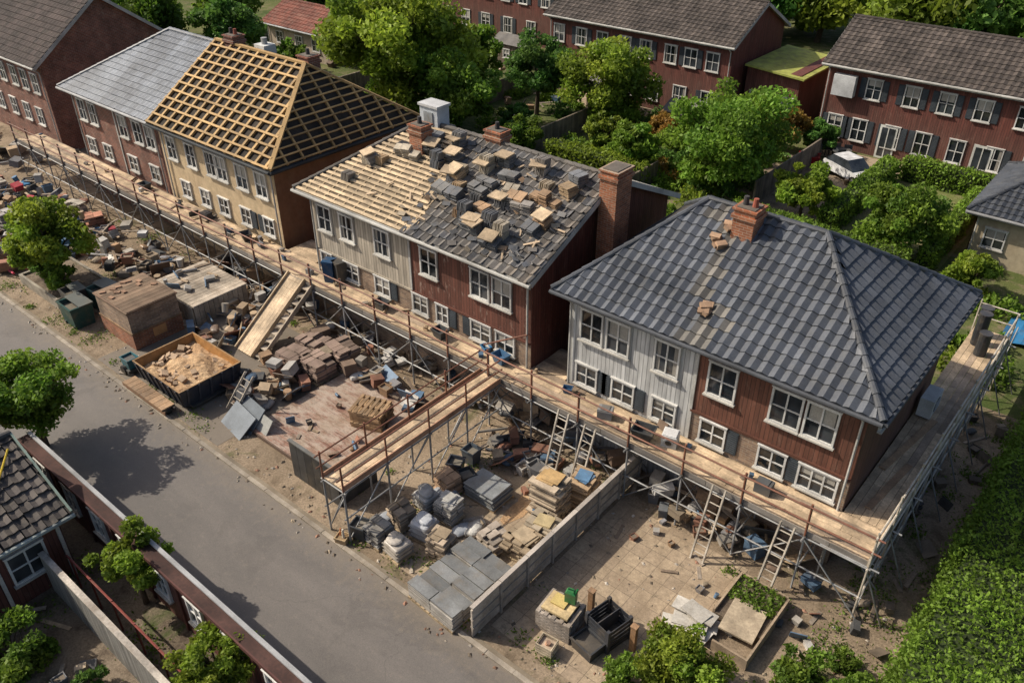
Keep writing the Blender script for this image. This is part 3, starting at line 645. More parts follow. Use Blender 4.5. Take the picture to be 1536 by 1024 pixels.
def ladder(p,q,w=.42,c=(.45,.40,.33),name='ladder',ax=(1,0,0)):
    mb=MB();p=Vector(p);q=Vector(q);a=Vector(ax)*w/2
    mb.beam(p-a,q-a,.05,.08,'wood',c);mb.beam(p+a,q+a,.05,.08,'wood',c);n=int((q-p).length/.27)
    for i in range(1,n): t=p.lerp(q,i/n);mb.tube(t-a,t+a,.02,'wood',jit(c))
    return mb.build(name)
ladder((-12.9,17.3,0),(-13.0,18.25,2.5));ladder((-11.9,17.4,0),(-11.9,18.25,2.4));ladder((-7.2,17.5,0),(-7.2,18.3,2.5));ladder((-5.1,17.6,0),(-5.0,18.3,2.4))
ladder((-24.6,12.6,.1),(-24.1,13.4,1.6),.5)
mb=MB()
for i in range(5):
    xx=-28.0+i*.2;mb.beam((xx,15.3,.08),(xx,18.5,2.38),.19,.05,'wood',jit((.55,.42,.28),.18),up=(0,-.6,.8))
for X in (-28.15,-27.05): mb.beam((X,15.3,.1),(X,18.5,2.42),.06,.22,'wood',(.5,.38,.25),up=(0,-.6,.8))
for i in range(10):
    t=i/10;mb.box(-26.98,-26.5,15.4+3.1*t,15.4+3.1*t+.28,.12+2.25*t,.16+2.25*t,'wood',jit((.45,.38,.3)));mb.beam((-27.98,15.5+3.1*t,.21+2.25*t),(-27.12,15.5+3.1*t,.21+2.25*t),.06,.03,'wood',jit((.38,.28,.18)))
mb.beam((-26.48,15.3,.1),(-26.48,18.5,2.4),.05,.2,'wood',(.4,.33,.25),up=(0,-.6,.8))
mb.build('timber_ramp')
# ------------------------------------------------------------------ yard objects
def pallet(mb,w,d,z,c=(.42,.32,.2)):
    for i in range(3): yy=-d/2+i*(d-.1)/2;mb.box(-w/2,w/2,yy,yy+.1,z,z+.09,'wood',jit(c,.25))
    n=int(d and w/.19)
    for i in range(n): xx=-w/2+i*(w-.12)/(n-1);mb.box(xx,xx+.12,-d/2,d/2,z+.09,z+.115,'wood',jit(c,.3))
def pallet_stack(x,y,w,d,n,rot=0,name='pallet_stack',c=(.42,.32,.2),z0=0):
    mb=MB()
    for i in range(n): mb.at(x+R.uniform(-.03,.03),y+R.uniform(-.03,.03),z0,rot+R.uniform(-3,3));pallet(mb,w,d,i*.125,c)
    return mb.build(name)
def block_stack(x,y,w,d,h,rot,c,name='paving_slab_stack',t=.06,nx=3,ny=2,top=None,z0=0,mess=.02):
    mb=MB();mb.at(x,y,z0,rot);pallet(mb,w*1.04,d*1.04,0);z=.12
    while z<h:
        k=R.uniform(.7,1.3)
        for i in range(nx):
            for j in range(ny):
                if z>h-.15 and R.random()<.25: continue
                cx=-w/2+(i+.5)*w/nx+R.gauss(0,mess);cy=-d/2+(j+.5)*d/ny+R.gauss(0,mess);a=w/nx/2-.01;b=d/ny/2-.01
                mb.box(cx-a,cx+a,cy-b,cy+b,z+.008,z+t,'rubble',jit(tuple(v*k for v in c),.25))
        z+=t
    if top:
        for i in range(2): mb.at(x+R.uniform(-.1,.1),y+R.uniform(-.1,.1),z0+z+i*.03,rot+R.uniform(-15,15));mb.box(-w*.3,w*.3,-d*.3,d*.3,0,.028,'rubble',jit(top,.2))
    return mb.build(name)
def lump(mb,bx,by,z0,sx,sy,hh,c,e=2,seg=14,mat='plastic',nz=.06):
    """rounded sack / wrapped load; e>2 gives a boxier super-ellipsoid"""
    vs=[];ph=R.random()*6;rg=8
    for a in range(rg):
        for b in range(seg):
            th=math.pi*(.02+.96*a/(rg-1));p=2*math.pi*b/seg;s_=math.sin(th);cz=math.cos(th)
            f=lambda v:math.copysign(abs(v)**(2/e),v)
            k=1+nz*math.sin(3*p+ph)+R.uniform(-nz,nz)*.7
            vs.append((bx+sx*f(s_)*f(math.cos(p))*k,by+sy*f(s_)*f(math.sin(p))*k,z0+hh+hh*f(cz)*(1+R.uniform(-nz,nz)*.5)))
    fs=[(a*seg+b,(a+1)*seg+b,(a+1)*seg+(b+1)%seg,a*seg+(b+1)%seg) for a in range(rg-1) for b in range(seg)]
    fs+=[tuple(range(seg)),tuple((rg-1)*seg+i for i in range(seg-1,-1,-1))]
    mb.mesh(vs,fs,mat,c)
def sacks(x,y,n,spread,name='bag_pile',cs=((.45,.44,.41),(.38,.35,.31),(.28,.30,.33))):
    mb=MB()
    for i in range(n):
        s=R.uniform(.22,.34);mb.at(x+R.uniform(-spread,spread),y+R.uniform(-spread,spread),R.choice([0,0,.16]),R.uniform(0,180));lump(mb,0,0,0,s*1.3,s*.8,R.uniform(.1,.16),jit(R.choice(cs),.2),2.6)
    return mb.build(name)
def wrapped_pallet(x,y,w,d,h,rot,c):
    mb=MB();mb.at(x,y,0,rot);pallet(mb,w,d,0);lump(mb,0,0,.115,w*.48,d*.48,h/2,c,7,20,'plastic',.025)
    for i in range(3): mb.box(-w*.5,w*.5,-d*.5,d*.5,.2+i*h*.3,.22+i*h*.3,'plastic',tuple(v*.6 for v in c))
    for i in range(2): lump(mb,R.uniform(-.15,.15),R.uniform(-.1,.1),.1+h*.95,.26,.2,.08,jit(c,.2),3)
    return mb.build('wrapped_pallet')
JC=[(.42,.40,.37),(.12,.12,.125),(.30,.24,.17),(.42,.31,.2),(.2,.2,.21),(.48,.46,.43),(.25,.12,.08),(.07,.075,.08),(.08,.14,.22),(.33,.3,.26),(.16,.11,.08),(.3,.19,.11)]
def clutter(x0,x1,y0,y1,n,h=.9,name='salvage_pile',cs=JC,z0=0,s=1):
    mb=MB()
    for i in range(n):
        x=R.uniform(x0,x1);y=R.uniform(y0,y1);k=R.random();c=jit(R.choice(cs),.25);z=z0+R.uniform(0,h)*R.random()
        mb.at(x,y,z,R.uniform(0,180),R.gauss(0,12),'X')
        if k<.2: 
            w,d,t=R.uniform(.3,.7)*s,R.uniform(.25,.5)*s,R.uniform(.2,.5)*s;mb.box(-w/2,w/2,-d/2,d/2,0,t,'rubble',c);mb.box(-w/2-.01,w/2+.01,-d/2-.01,d/2+.01,t*.82,t+.01,'rubble',jit(c,.3))
        elif k<.43: L_=R.uniform(.6,1.8)*s;mb.box(-L_/2,L_/2,-.06,.06,0,.035,'wood',jit(R.choice([(.4,.3,.2),(.3,.25,.2),(.2,.15,.11)])))
        elif k<.56: mb.at(x,y,z0,R.uniform(0,180),R.uniform(15,70));w,d=R.uniform(.5,1.1)*s,R.uniform(.4,.9)*s;mb.box(-w/2,w/2,0,.03,0,d,'metal_paint',c)
        elif k<.68: mb.at(x,y,z0+(z-z0)*.4,R.uniform(0,90));mb.tub(R.uniform(.35,.6)*s,R.uniform(.3,.5)*s,R.uniform(.25,.45)*s,'plastic',c,.8,(.2,.16,.12))
        elif k<.76: L_=R.uniform(.5,1.6)*s;mb.tube((-L_/2,0,.05),(L_/2,0,.05),R.uniform(.03,.06),'metal_galv',c,7)
        elif k<.86: tilestack(mb,R.randint(3,8),c,.45*s,.35*s,.05)
        elif k<.95: lump(mb,0,0,0,.3*s,.2*s,.12*s,c,2.6,9)
        else: mb.tube((0,0,0),(0,0,.4*s),.13*s,'plastic',c,12,.16*s)
    return mb.build(name)
# skip trailer
e=empty('dump_trailer');mb=MB();X0,X1,Y0,Y1=-29.2,-25.8,11.35,14.1;N_=(.03,.036,.052)
zb,zt=.2,1.05;k=.16
ob=[(X0+k,Y0+k,zb),(X1-k,Y0+k,zb),(X1-k,Y1-k,zb),(X0+k,Y1-k,zb)];ot=[(X0,Y0,zt),(X1,Y0,zt),(X1,Y1,zt),(X0,Y1,zt)]
it=[(X0+.06,Y0+.06,zt),(X1-.06,Y0+.06,zt),(X1-.06,Y1-.06,zt),(X0+.06,Y1-.06,zt)];ib=[(X0+.2,Y0+.2,.4),(X1-.2,Y0+.2,.4),(X1-.2,Y1-.2,.4),(X0+.2,Y1-.2,.4)]
mb.mesh(ob+ot,[(0,3,2,1),(0,1,5,4),(1,2,6,5),(2,3,7,6),(3,0,4,7)],'metal_paint',N_)
mb.mesh(ot+it,[(0,1,5,4),(1,2,6,5),(2,3,7,6),(3,0,4,7)],'metal_paint',(.30,.18,.08));mb.mesh(it+ib,[(0,1,5,4),(1,2,6,5),(2,3,7,6),(3,0,4,7)],'metal_paint',(.36,.18,.06))
for i in range(7):
    xx=X0+.3+i*.47;mb.hexa([(xx,Y0+k-.03,zb),(xx+.07,Y0+k-.03,zb),(xx+.07,Y0+k,zb),(xx,Y0+k,zb)],[(xx,Y0-.05,zt-.02),(xx+.07,Y0-.05,zt-.02),(xx+.07,Y0,zt-.02),(xx,Y0,zt-.02)],'metal_paint',jit((.05,.055,.07)))
for i in range(5):
    yy=Y0+.3+i*.5;mb.hexa([(X1-k,yy,zb),(X1-k+.04,yy,zb),(X1-k+.04,yy+.07,zb),(X1-k,yy+.07,zb)],[(X1,yy,zt-.02),(X1+.05,yy,zt-.02),(X1+.05,yy+.07,zt-.02),(X1,yy+.07,zt-.02)],'metal_paint',jit((.05,.055,.07)))
mb.box(X0-.1,X1+.0,Y0+.4,Y1-.4,.1,.198,'metal_paint',(.05,.05,.05));mb.build('container',e)
mb=MB()
for i in range(9): mb.box(X0+.1+i*.32,X0+.4+i*.32,Y0-.62,Y0-.08,.34,.40,'wood',jit((.34,.22,.13),.35))
mb.box(X0,X1-.3,Y0-.6,Y0-.56,.18,.335,'wood',(.25,.14,.08));mb.box(X0,X1-.3,Y0-.2,Y0-.14,.2,.335,'metal_paint',(.06,.05,.05));mb.build('side_platform',e)
mb=MB()
for xx in (X0+.7,X0+1.4,X1-.6):
    for yy in (Y0-.42,Y1-.4): mb.tube((xx,yy,.17),(xx,yy+.16,.17),.17,'plastic',(.02,.02,.02),16);mb.tube((xx,yy-.01,.17),(xx,yy+.17,.17),.08,'metal_galv',(.2,.2,.2),10)
mb.build('wheels',e)
n=26;mb=MB();vs=[];
for i in range(n):
    for j in range(n):
        u,v=i/(n-1),j/(n-1);h=.62+.36*math.exp(-((u-.55)**2+(v-.6)**2)*7)+.08*math.sin(u*9+v*4)*math.sin(v*11)+R.uniform(-.03,.03)
        vs.append((X0+.12+u*(X1-X0-.24),Y0+.12+v*(Y1-Y0-.24),h))
mb.mesh(vs,[(i*n+j,(i+1)*n+j,(i+1)*n+j+1,i*n+j+1) for i in range(n-1) for j in range(n-1)],'sand',(1,1,1))
for i in range(50):
    mb.at(X0+R.uniform(.4,3),Y0+R.uniform(.4,2.3),.78+R.uniform(-.04,.12),R.uniform(0,180),R.uniform(-30,30));s=R.uniform(.03,.13);mb.box(-s*1.5,s*1.5,-s,s,-s*.4,s*.5,'rubble',jit((.42,.3,.2),.35))
mb.build('spoil_heap',e)
mb=MB();mb.at(-30.0,11.6,0,0);mb.tub(.6,.5,.45,'plastic',(.02,.12,.15),.85,(.1,.1,.1),.3);mb.box(-.35,.3,-.3,.3,.15,.29,'metal_paint',(.06,.06,.06));mb.tube((-.1,-.35,.2),(-.1,-.2,.2),.2,'plastic',(.02,.02,.02),14);mb.build('tool_trolley')
# brick store
e=empty('brick_store');mb=MB()
bx0,bx1,by0,by1,bh=-34.0,-31.3,12.5,14.8,1.8
mb.box(bx0,bx1,by0,by1,0,.8,'brick_orange',(1,1,1));mb.box(bx0+.02,bx1-.02,by0+.02,by1-.02,.803,bh,'brick_tan',(1,1,1));mb.box(bx0-.03,bx1+.03,by0-.03,by1+.03,.78,.84,'wood',(.25,.15,.08))
mb.box(bx0-.04,bx1+.04,by0-.04,by1+.04,bh,bh+.06,'rubble',(.20,.13,.09))
for i in range(9): mb.box(bx0+.02+i*.3,bx0+.30+i*.3,by0+.02,by1-.02,bh+.062,bh+.085,'rubble',jit((.22,.15,.10),.35))
for i in range(12): mb.at(bx0+R.uniform(.2,2.5),by0+R.uniform(.2,2.1),bh+.09,R.uniform(0,90),R.uniform(-6,6));mb.box(-.12,.12,-.08,.08,-.02,.05,'rubble',jit((.28,.17,.11),.4))
mb.M=None;mb.box(bx1,bx1+.03,by0+.9,by0+1.5,.3,.72,'painted',(.5,.25,.1));mb.build('walls',e)
mb=MB()
for i in range(13): mb.box(-34.6+i*.27,-34.35+i*.27,15.3,18.1,.9,.95+R.uniform(0,.01),'wood',jit((.40,.34,.27),.3))
for i in range(14): mb.box(-34.6+i*.25,-34.37+i*.25,15.22,15.26,0,.92,'wood',jit((.36,.31,.25),.3))
for i in range(11): mb.box(-31.12,-31.08,15.3+i*.25,15.53+i*.25,0,.92,'wood',jit((.36,.31,.25),.3))
mb.build('timber_store')
clutter(-34.3,-31.6,15.6,17.8,12,.1,z0=.96,s=.6)
for (x,y,w,d,c) in ((-35.4,12.1,1.3,1.0,(.02,.07,.065)),(-35.6,13.6,1.4,1.1,(.03,.09,.085)),(-36.6,12.6,.9,.9,(.05,.05,.05))):
    mb=MB();mb.at(x,y,0,R.uniform(-5,5));mb.tub(w,d,1.05,'plastic',c,.85,(.15,.13,.1));mb.box(-w*.54,w*.54,-d*.1,d*.53,1.06,1.1,'plastic',jit((.12,.13,.12)))
    for s1 in (-1,1): mb.tube((s1*w*.3,-d*.4,.08),(s1*w*.3+.06,-d*.4,.08),.09,'plastic',(.02,.02,.02),10)
    mb.build('waste_bin')
e=empty('tree_planter');mb=MB()
for (a,b,c,d) in ((-41,-37.2,12,12.12),(-41,-37.2,14.4,14.52),(-41,-40.88,12.12,14.4),(-37.32,-37.2,12.12,14.4)): mb.box(a,b,c,d,0,.5,'wood',(.28,.25,.2))
mb.box(-40.88,-37.32,12.12,14.4,.0,.4,'dark_soil',(1,1,1));mb.build('box',e)
tree('garden_tree',-39.0,13.1,2.1,2.6,YEL*.95,11000,.11,z0=.3);tree('shrub',-38.2,12.8,.85,.7,GREEN,2500,.09,z0=.3);tree('shrub',-40.2,13.0,.8,.6,DARKG*1.2,2200,.09,z0=.3)
mb=MB()
for i in range(6): mb.box(-19.9+i*.4,-19.9+i*.4+.385,11.95,12.03,0,1.5+R.uniform(-.02,.02),'metal_paint',jit((.045,.045,.045),.3))
mb.box(-17.52,-17.44,11.95,13.6,0,1.5,'metal_paint',(.05,.05,.05));mb.box(-19.95,-17.4,11.93,12.06,1.53,1.58,'metal_galv',(.16,.16,.15))
for i in range(4): mb.box(-19.95+i*.83,-19.88+i*.83,12.04,12.12,0,1.5,'metal_paint',(.08,.07,.06))
mb.build('panel_screen')
pallet_stack(-19.9,15.6,1.25,1.1,6,20,c=(.34,.22,.12),z0=.16)
clutter(-22.8,-18.4,16.9,17.8,22,.4,z0=.16);clutter(-22.5,-18.6,12.8,16.5,14,.02,z0=.16,s=.4)
for (x,y) in ((-25.2,17.2),(-23.9,17.6),(-25.0,16.0),(-23.9,16.3)): block_stack(x,y,1.2,1.0,.85,R.uniform(-8,8),(.25,.18,.145),'brick_stack',.07,4,2,mess=.03)
clutter(-26,-23.5,12.9,15.4,44,.8);clutter(-26,-23.6,17,18.4,20,.8)
mb=MB();mb.at(-23.7,11.9,0,-8,-52);mb.box(-.75,.75,0,.04,0,1.0,'painted',(.21,.235,.26));mb.at(-23.6,12.3,0,-6,-45);mb.box(-.7,.7,0,.04,0,1.1,'painted',(.14,.16,.18))
mb.at(-22.7,12.4,0,-4,-38);mb.box(-.45,.45,0,.05,0,.8,'painted',(.3,.3,.28));mb.build('sheet_metal_stack')
# forecourt stacks
mb=MB();mb.at(-12.0,12.0,0,-3);pallet(mb,1.9,2.6,0);
for cx in (-.48,.48):
    for j in range(6):
        nl=R.randint(8,10);k0=R.uniform(.8,1.15)
        for lay in range(nl):
            yy=-1.28+j*.43+R.gauss(0,.012);dx=R.gauss(0,.02);t0=.12+lay*.062
            mb.box(cx-.46+dx,cx+.46+dx,yy+.01,yy+.405,t0,t0+.048,'rubble',jit((.17*k0,.175*k0,.175*k0) if lay==nl-1 else (.33*k0,.31*k0,.28*k0),.22))
mb.build('paving_slab_stack')
block_stack(-11.5,14.3,1.0,.9,.75,5,(.35,.27,.18),'brick_stack',.08,3,3,(.42,.33,.22),mess=.05);block_stack(-12.4,14.0,.85,.8,.55,-10,(.40,.34,.28),'brick_stack',.08,3,2,mess=.05)
block_stack(-11.4,15.2,.9,.8,.8,3,(.36,.3,.22),'brick_stack',.08,3,2,(.45,.36,.2),mess=.05)
block_stack(-12.0,16.3,1.05,.95,1.45,4,(.42,.34,.25),'timber_stack',.075,1,3,(.5,.33,.15),mess=.05);block_stack(-11.4,17.3,.8,.9,1.1,8,(.4,.28,.17),'timber_stack',.075,1,3,(.1,.2,.33),mess=.05)
SC=[(.38,.25,.16),(.38,.30,.22),(.33,.25,.18),(.30,.29,.27)]
for i,(x,y) in enumerate(((-15.35,11.75),(-14.45,11.75),(-15.3,12.75),(-14.35,12.8),(-15.25,13.8),(-14.3,13.9),(-13.4,12.6),(-15.2,14.8))):
    if i in (1,3,4): wrapped_pallet(x,y,.75,.68,R.uniform(.5,.7),R.uniform(-12,12),jit(R.choice([(.45,.44,.42),(.36,.37,.39),(.42,.38,.33)]),.1))
    else: block_stack(x,y,.72,.68,R.uniform(.45,.85),R.uniform(-12,12),R.choice(SC),'brick_stack',.07,2,2,R.choice([(.4,.39,.36),(.35,.27,.18),None]),mess=.025)
for (x,y,w) in ((-14.0,15.5,1.3),): block_stack(x,y,w,1.0,.6,R.uniform(-5,8),(.20,.21,.215),'sheet_metal_stack',.05,1,1,mess=.03)
sacks(-15.8,12.3,3,.2);sacks(-13.3,13.9,4,.3);sacks(-14.8,14.5,3,.3)
for (x,y,c) in ((-15.9,11.5,(.05,.055,.06)),(-15.6,15.6,(.04,.05,.07)),(-15.6,16.4,(.08,.10,.12)),(-13.3,17.2,(.2,.2,.2)),(-14.9,15.4,(.03,.035,.04))):
    mb=MB();mb.at(x,y,0,R.uniform(-30,30));mb.tub(.55,.5,.65,'plastic',c,.75,(.2,.18,.15));mb.build('rubble_tub')
clutter(-15.9,-12.8,17,18.3,30,.5);clutter(-15.7,-11,11.4,17.5,34,.02,s=.4);mb=MB()
mb.mesh([(-13.0,14.9,.024),(-12.75,14.8,.024),(-12.5,15.5,.024),(-12.6,16.6,.024),(-12.9,16.9,.024),(-13.15,16.2,.024),(-13.1,15.4,.024)],[(0,1,2,3,4,5,6)],'sand',(1,1,1));mb.build('clay_spill')
mb=MB();mb.at(-16.2,10.98,0.03,20);mb.tub(.4,.35,.25,'wood',(.5,.36,.2),.9,(.3,.2,.1));mb.tube((.05,0,.2),(.05,0,.55),.05,'painted',(.55,.5,.42),8,.03);mb.tube((-.1,.05,.2),(-.1,.1,.45),.02,'painted',(.5,.15,.05));mb.build('tool_box')
# dividing fence
mb=MB();y=10.95
while y<18.3:
    mb.box(-10.66,-10.60,y,y+1.15,.06,1.15,'wood',jit((.42,.37,.31),.12));mb.box(-10.72,-10.54,y+1.15,y+1.22,0,1.22,'concrete',(.34,.31,.27))
    for zz in (.4,.75): mb.box(-10.69,-10.662,y,y+1.15,zz,zz+.04,'painted',(.3,.27,.23));mb.box(-10.598,-10.57,y,y+1.15,zz,zz+.04,'painted',(.3,.27,.23))
    mb.box(-10.70,-10.56,y+.01,y+1.21,1.222,1.27,'painted',jit((.42,.37,.32),.15));y+=1.22
mb.build('concrete_fence')
# right yard
mb=MB();mb.at(-9.0,12.9,0,6)
for lay in range(6): pallet(mb,1.1,.95,.125*lay,(.36,.31,.26))
mb.box(-.45,.4,-.35,.35,.77,.84,'wood',(.5,.38,.2));mb.box(-.3,.15,-.1,.3,.845,.9,'painted',(.5,.38,.14));mb.build('pallet_stack')
mb=MB();mb.at(-8.85,13.15,.9,15);g=(.02,.17,.05)
mb.box(-.16,.16,-.1,.1,0,.36,'plastic',g);mb.hexa([(-.16,-.1,.36),(.16,-.1,.36),(.16,.1,.36),(-.16,.1,.36)],[(-.1,-.06,.44),(.08,-.06,.44),(.08,.06,.44),(-.1,.06,.44)],'plastic',g)
mb.beam((-.08,0,.5),(.08,0,.5),.03,.03,'plastic',g);mb.beam((-.08,0,.43),(-.08,0,.51),.03,.03,'plastic',g);mb.tube((.13,0,.36),(.18,0,.56),.03,'plastic',g);mb.build('jerry_can')
mb=MB();mb.at(-7.75,13.45,0,-12);K_=(.035,.037,.042)
for i in range(5): mb.box(-.45,.45,-.45,-.42,.05+i*.17,.18+i*.17,'plastic',jit(K_,.2));mb.box(-.45,.45,.42,.45,.05+i*.17,.18+i*.17,'plastic',jit(K_,.2));mb.box(-.45,-.42,-.42,.42,.05+i*.17,.18+i*.17,'plastic',K_);mb.box(.42,.45,-.42,.42,.05+i*.17,.18+i*.17,'plastic',K_)
for a in (-.42,.42):
    for b_ in (-.42,.42): mb.box(a-.05,a+.05,b_-.05,b_+.05,0,.92,'plastic',(.05,.05,.055))
mb.box(-.41,.41,-.41,.41,.1,.3,'rubble',(.06,.055,.05));mb.box(-.03,.0,-.41,.41,.3,.85,'plastic',(.05,.05,.055));mb.build('storage_crate')
mb=MB();mb.at(-7.9,12.7,0,-10);mb.tub(.8,.6,.42,'plastic',(.04,.042,.046),.85,(.08,.07,.06));mb.build('storage_tub')
mb=MB();mb.at(-8.75,11.95,0,8);WC=(.5,.42,.3)
for i in range(4):
    for (a,b,c,d) in ((-.25,.25,-.22,-.19),(-.25,.25,.19,.22),(.22,.25,-.19,.19),(-.25,-.22,-.19,.19)): mb.box(a,b,c,d,.05+i*.1,.12+i*.1,'wood',jit(WC))
mb.box(-.2,.2,-.18,.18,.1,.32,'rubble',(.45,.35,.26));mb.tube((0,0,.3),(.05,0,.42),.07,'plastic',(.5,.3,.2),8);mb.build('wooden_crate')
for (x,y) in ((-8.55,13.75),(-6.95,13.5)):
    mb=MB();mb.box(x-.08,x+.08,y-.07,y+.07,0,1.0,'wood',(.32,.18,.09));mb.box(x-.1,x+.1,y-.09,y+.09,1.0,1.03,'wood',(.3,.18,.1));mb.build('timber_post')
mb=MB()
for i in range(10): mb.box(-6.9+i*.2,-6.9+i*.2+.17,14.5,14.53,0,.5,'wood',jit((.4,.3,.2),.25))
mb.box(-6.9,-4.9,14.54,14.58,.35,.42,'wood',(.35,.25,.16));mb.build('low_timber_fence')
mb=MB()
for i in range(12): mb.at(-6.1+R.uniform(-.4,.35),15.3+R.uniform(-.3,.3),.03+i*.035,R.uniform(-20,30),R.uniform(-3,3));w=R.uniform(.22,.42);mb.box(-w,w,-.24,.24,0,.035,'rubble',jit((.50,.47,.42),.2))
mb.build('plasterboard_pile')
e=empty('raised_bed');mb=MB()
for (a,b,c,d) in ((-5.75,-4.3,17.6,17.66),(-5.3,-4.24,14.9,14.96),(-4.3,-4.24,14.96,17.6),(-5.8,-5.74,15.9,17.66)):
    mb.box(a,b,c,d,0,.42,'wood',(.33,.25,.17))
mb.box(-5.74,-4.3,15.9,17.6,.01,.3,'dark_soil',(1,1,1));mb.at(-4.95,16.1,.33,5,3);mb.box(-.5,.5,-.6,.6,0,.06,'wood',(.42,.34,.24));mb.build('bed_frame',e)
P=np.stack([NR.uniform(-5.7,-4.35,900),NR.uniform(16.6,17.6,900),NR.uniform(.3,.5,900)],1);leafmesh('seedlings',P,.05,(GREEN*.8)[None,:]*NR.uniform(.4,1.4,(900,1)),e)
clutter(-5.8,-3,15.5,18.3,16,.05,s=.45);clutter(-10.2,-6,16.5,18.3,12,.05,s=.4)
mb=MB();mb.at(-3.75,26.3,ZD+.02,0);mb.box(-.15,.3,-.5,.5,.1,.8,'painted',(.55,.55,.53));mb.tube((.3,0,.45),(.32,0,.45),.28,'metal_paint',(.08,.08,.08),18)
for i in range(5): mb.box(.32,.33,-.3,.3,.25+i*.1,.265+i*.1,'painted',(.5,.5,.5))
mb.box(-.1,.25,-.4,-.3,0,.1,'metal_galv',(.2,.2,.2));mb.box(-.1,.25,.3,.4,0,.1,'metal_galv',(.2,.2,.2));mb.build('air_conditioning_unit')
for (x,y,h) in ((-3.6,31.9,1.3),(-3.3,31.2,.9),(-3.7,32.6,1.2)):
    mb=MB();mb.tube((x,y,ZD),(x,y,ZD+h),.22,'plastic',(.03,.033,.038),14);mb.tube((x,y,ZD+h),(x,y,ZD+h+.05),.24,'plastic',(.05,.05,.055),14);mb.build('barrel')
mb=MB();vs=[(-3.4+.28*i,36.8+.5*j,.22+.05*math.sin(i*2.1+j)+R.uniform(-.02,.02)) for i in range(7) for j in range(7)];mb.mesh(vs,[(i*7+j,(i+1)*7+j,(i+1)*7+j+1,i*7+j+1) for i in range(6) for j in range(6)],'plastic',(.03,.16,.33));mb.build('blue_tarpaulin')
for (x,y,c,w,kk) in ((-11.9,19.1,(.22,.22,.22),.5,1),(-10.3,18.95,(.035,.04,.045),.75,0),(-6.2,19.2,(.08,.085,.09),.5,1),(-16.7,19.3,(.05,.12,.22),.6,0),(-17.6,19.5,(.02,.13,.28),.4,0),(-19.6,19.1,(.05,.055,.06),.6,0),(-22.9,19.1,(.05,.055,.06),.6,0),(-26.3,19.3,(.01,.05,.12),.5,2),(-25.9,19.5,(.05,.05,.05),.5,2),(-32.4,19.3,(.03,.03,.035),.6,0),(-35.8,19.4,(.04,.04,.05),.5,1),(-41.5,19.4,(.04,.05,.06),.6,0),(-27.5,19.1,(.3,.3,.3),.3,1),(-13.7,19.4,(.03,.08,.16),.35,0)):
    mb=MB();mb.at(x,y,ZD+.01,R.uniform(-25,25));
    if kk==0: mb.tub(w,w*.75,w*.6,'plastic',c,.7)
    elif kk==1: mb.box(-w/2,w/2,-w*.35,w*.35,0,w*.75,'plastic',c);mb.box(-w/2-.01,w/2+.01,-w*.35-.01,w*.35+.01,w*.6,w*.66,'plastic',jit(c,.4));mb.box(-w*.3,w*.3,-w*.3,w*.3,w*.75,w*.8,'plastic',jit(c,.4))
    else: mb.tub(w,w,.95,'plastic',c,.85);mb.box(-w*.52,w*.52,-w*.52,w*.52,.96,1.0,'plastic',jit(c))
    mb.build('plastic_tub' if kk==0 else ('tool_case' if kk==1 else 'wheeled_bin'))
mb=MB();mb.at(-9.5,19.3,ZD+.01,15,8);mb.box(-.25,.25,-.22,.22,0,.5,'painted',(.55,.55,.53));mb.tube((0,-.22,.25),(0,-.24,.25),.17,'painted',(.4,.4,.4),16);mb.tube((0,-.24,.25),(0,-.245,.25),.11,'glass',(.03,.03,.03),14);mb.box(-.22,.22,-.19,.19,.5,.53,'painted',(.5,.5,.5));mb.build('fan_heater')
clutter(-54,-28,18.9,19.8,26,.15,z0=ZD,s=.45,name='deck_tools');clutter(-28,-5,18.8,19.8,20,.05,z0=ZD,s=.35,name='deck_tools')
mb=MB();mb.beam((-3.8,22.5,ZD+.03),(-3.3,26,ZD+.03),.2,.04,'wood',(.4,.26,.15));mb.beam((-3.5,20.5,ZD+.03),(-3.2,23.2,ZD+.03),.2,.04,'wood',(.35,.22,.13));mb.build('loose_boards')
BC=JC+[(.45,.05,.07),(.05,.18,.35),(.5,.5,.5)]
clutter(-53,-37,15.2,18.2,200,1.1,cs=BC);clutter(-37,-29.5,16,19.5,60,.6);clutter(-30.8,-28.6,14.6,18,36,.5)
clutter(-60,-42,11.6,15,150,1.2,cs=BC);clutter(-46,-41.5,12,16,70,.8,cs=BC+[(.5,.04,.1),(.3,.05,.05)])
clutter(-37.5,-34.4,14.6,17.5,34,.6);clutter(-31.2,-29.6,11.3,12.2,5,.1,s=.5)
clutter(-36,-20,18.6,19.8,60,.6);clutter(-20,-5,18.8,19.9,70,.6,cs=JC[:]);clutter(-14,-11,17.4,18.3,12,.3);clutter(-72,-56,10.9,20,150,1.2,s=1.5);clutter(-9.5,-3,18.4,18.9,20,.4,s=.8)
clutter(-3,-1.6,17.5,31,26,.3,s=.7,cs=[(.1,.08,.06),(.2,.16,.12),(.06,.06,.06)])
mb=MB();mb.at(-52.5,12.2,0,0);mb.tub(3,2,1.0,'metal_paint',(.02,.08,.25),.9,(.2,.15,.1));mb.build('skip_container')
for i in range(14): block_stack(-50+R.uniform(-5,6),R.uniform(12,17.5),1.1,.9,R.uniform(.5,1.2),R.uniform(-15,15),R.choice([(.32,.15,.1),(.4,.36,.3),(.3,.28,.26)]),'brick_stack',.08,3,2,mess=.03)
mb=MB()
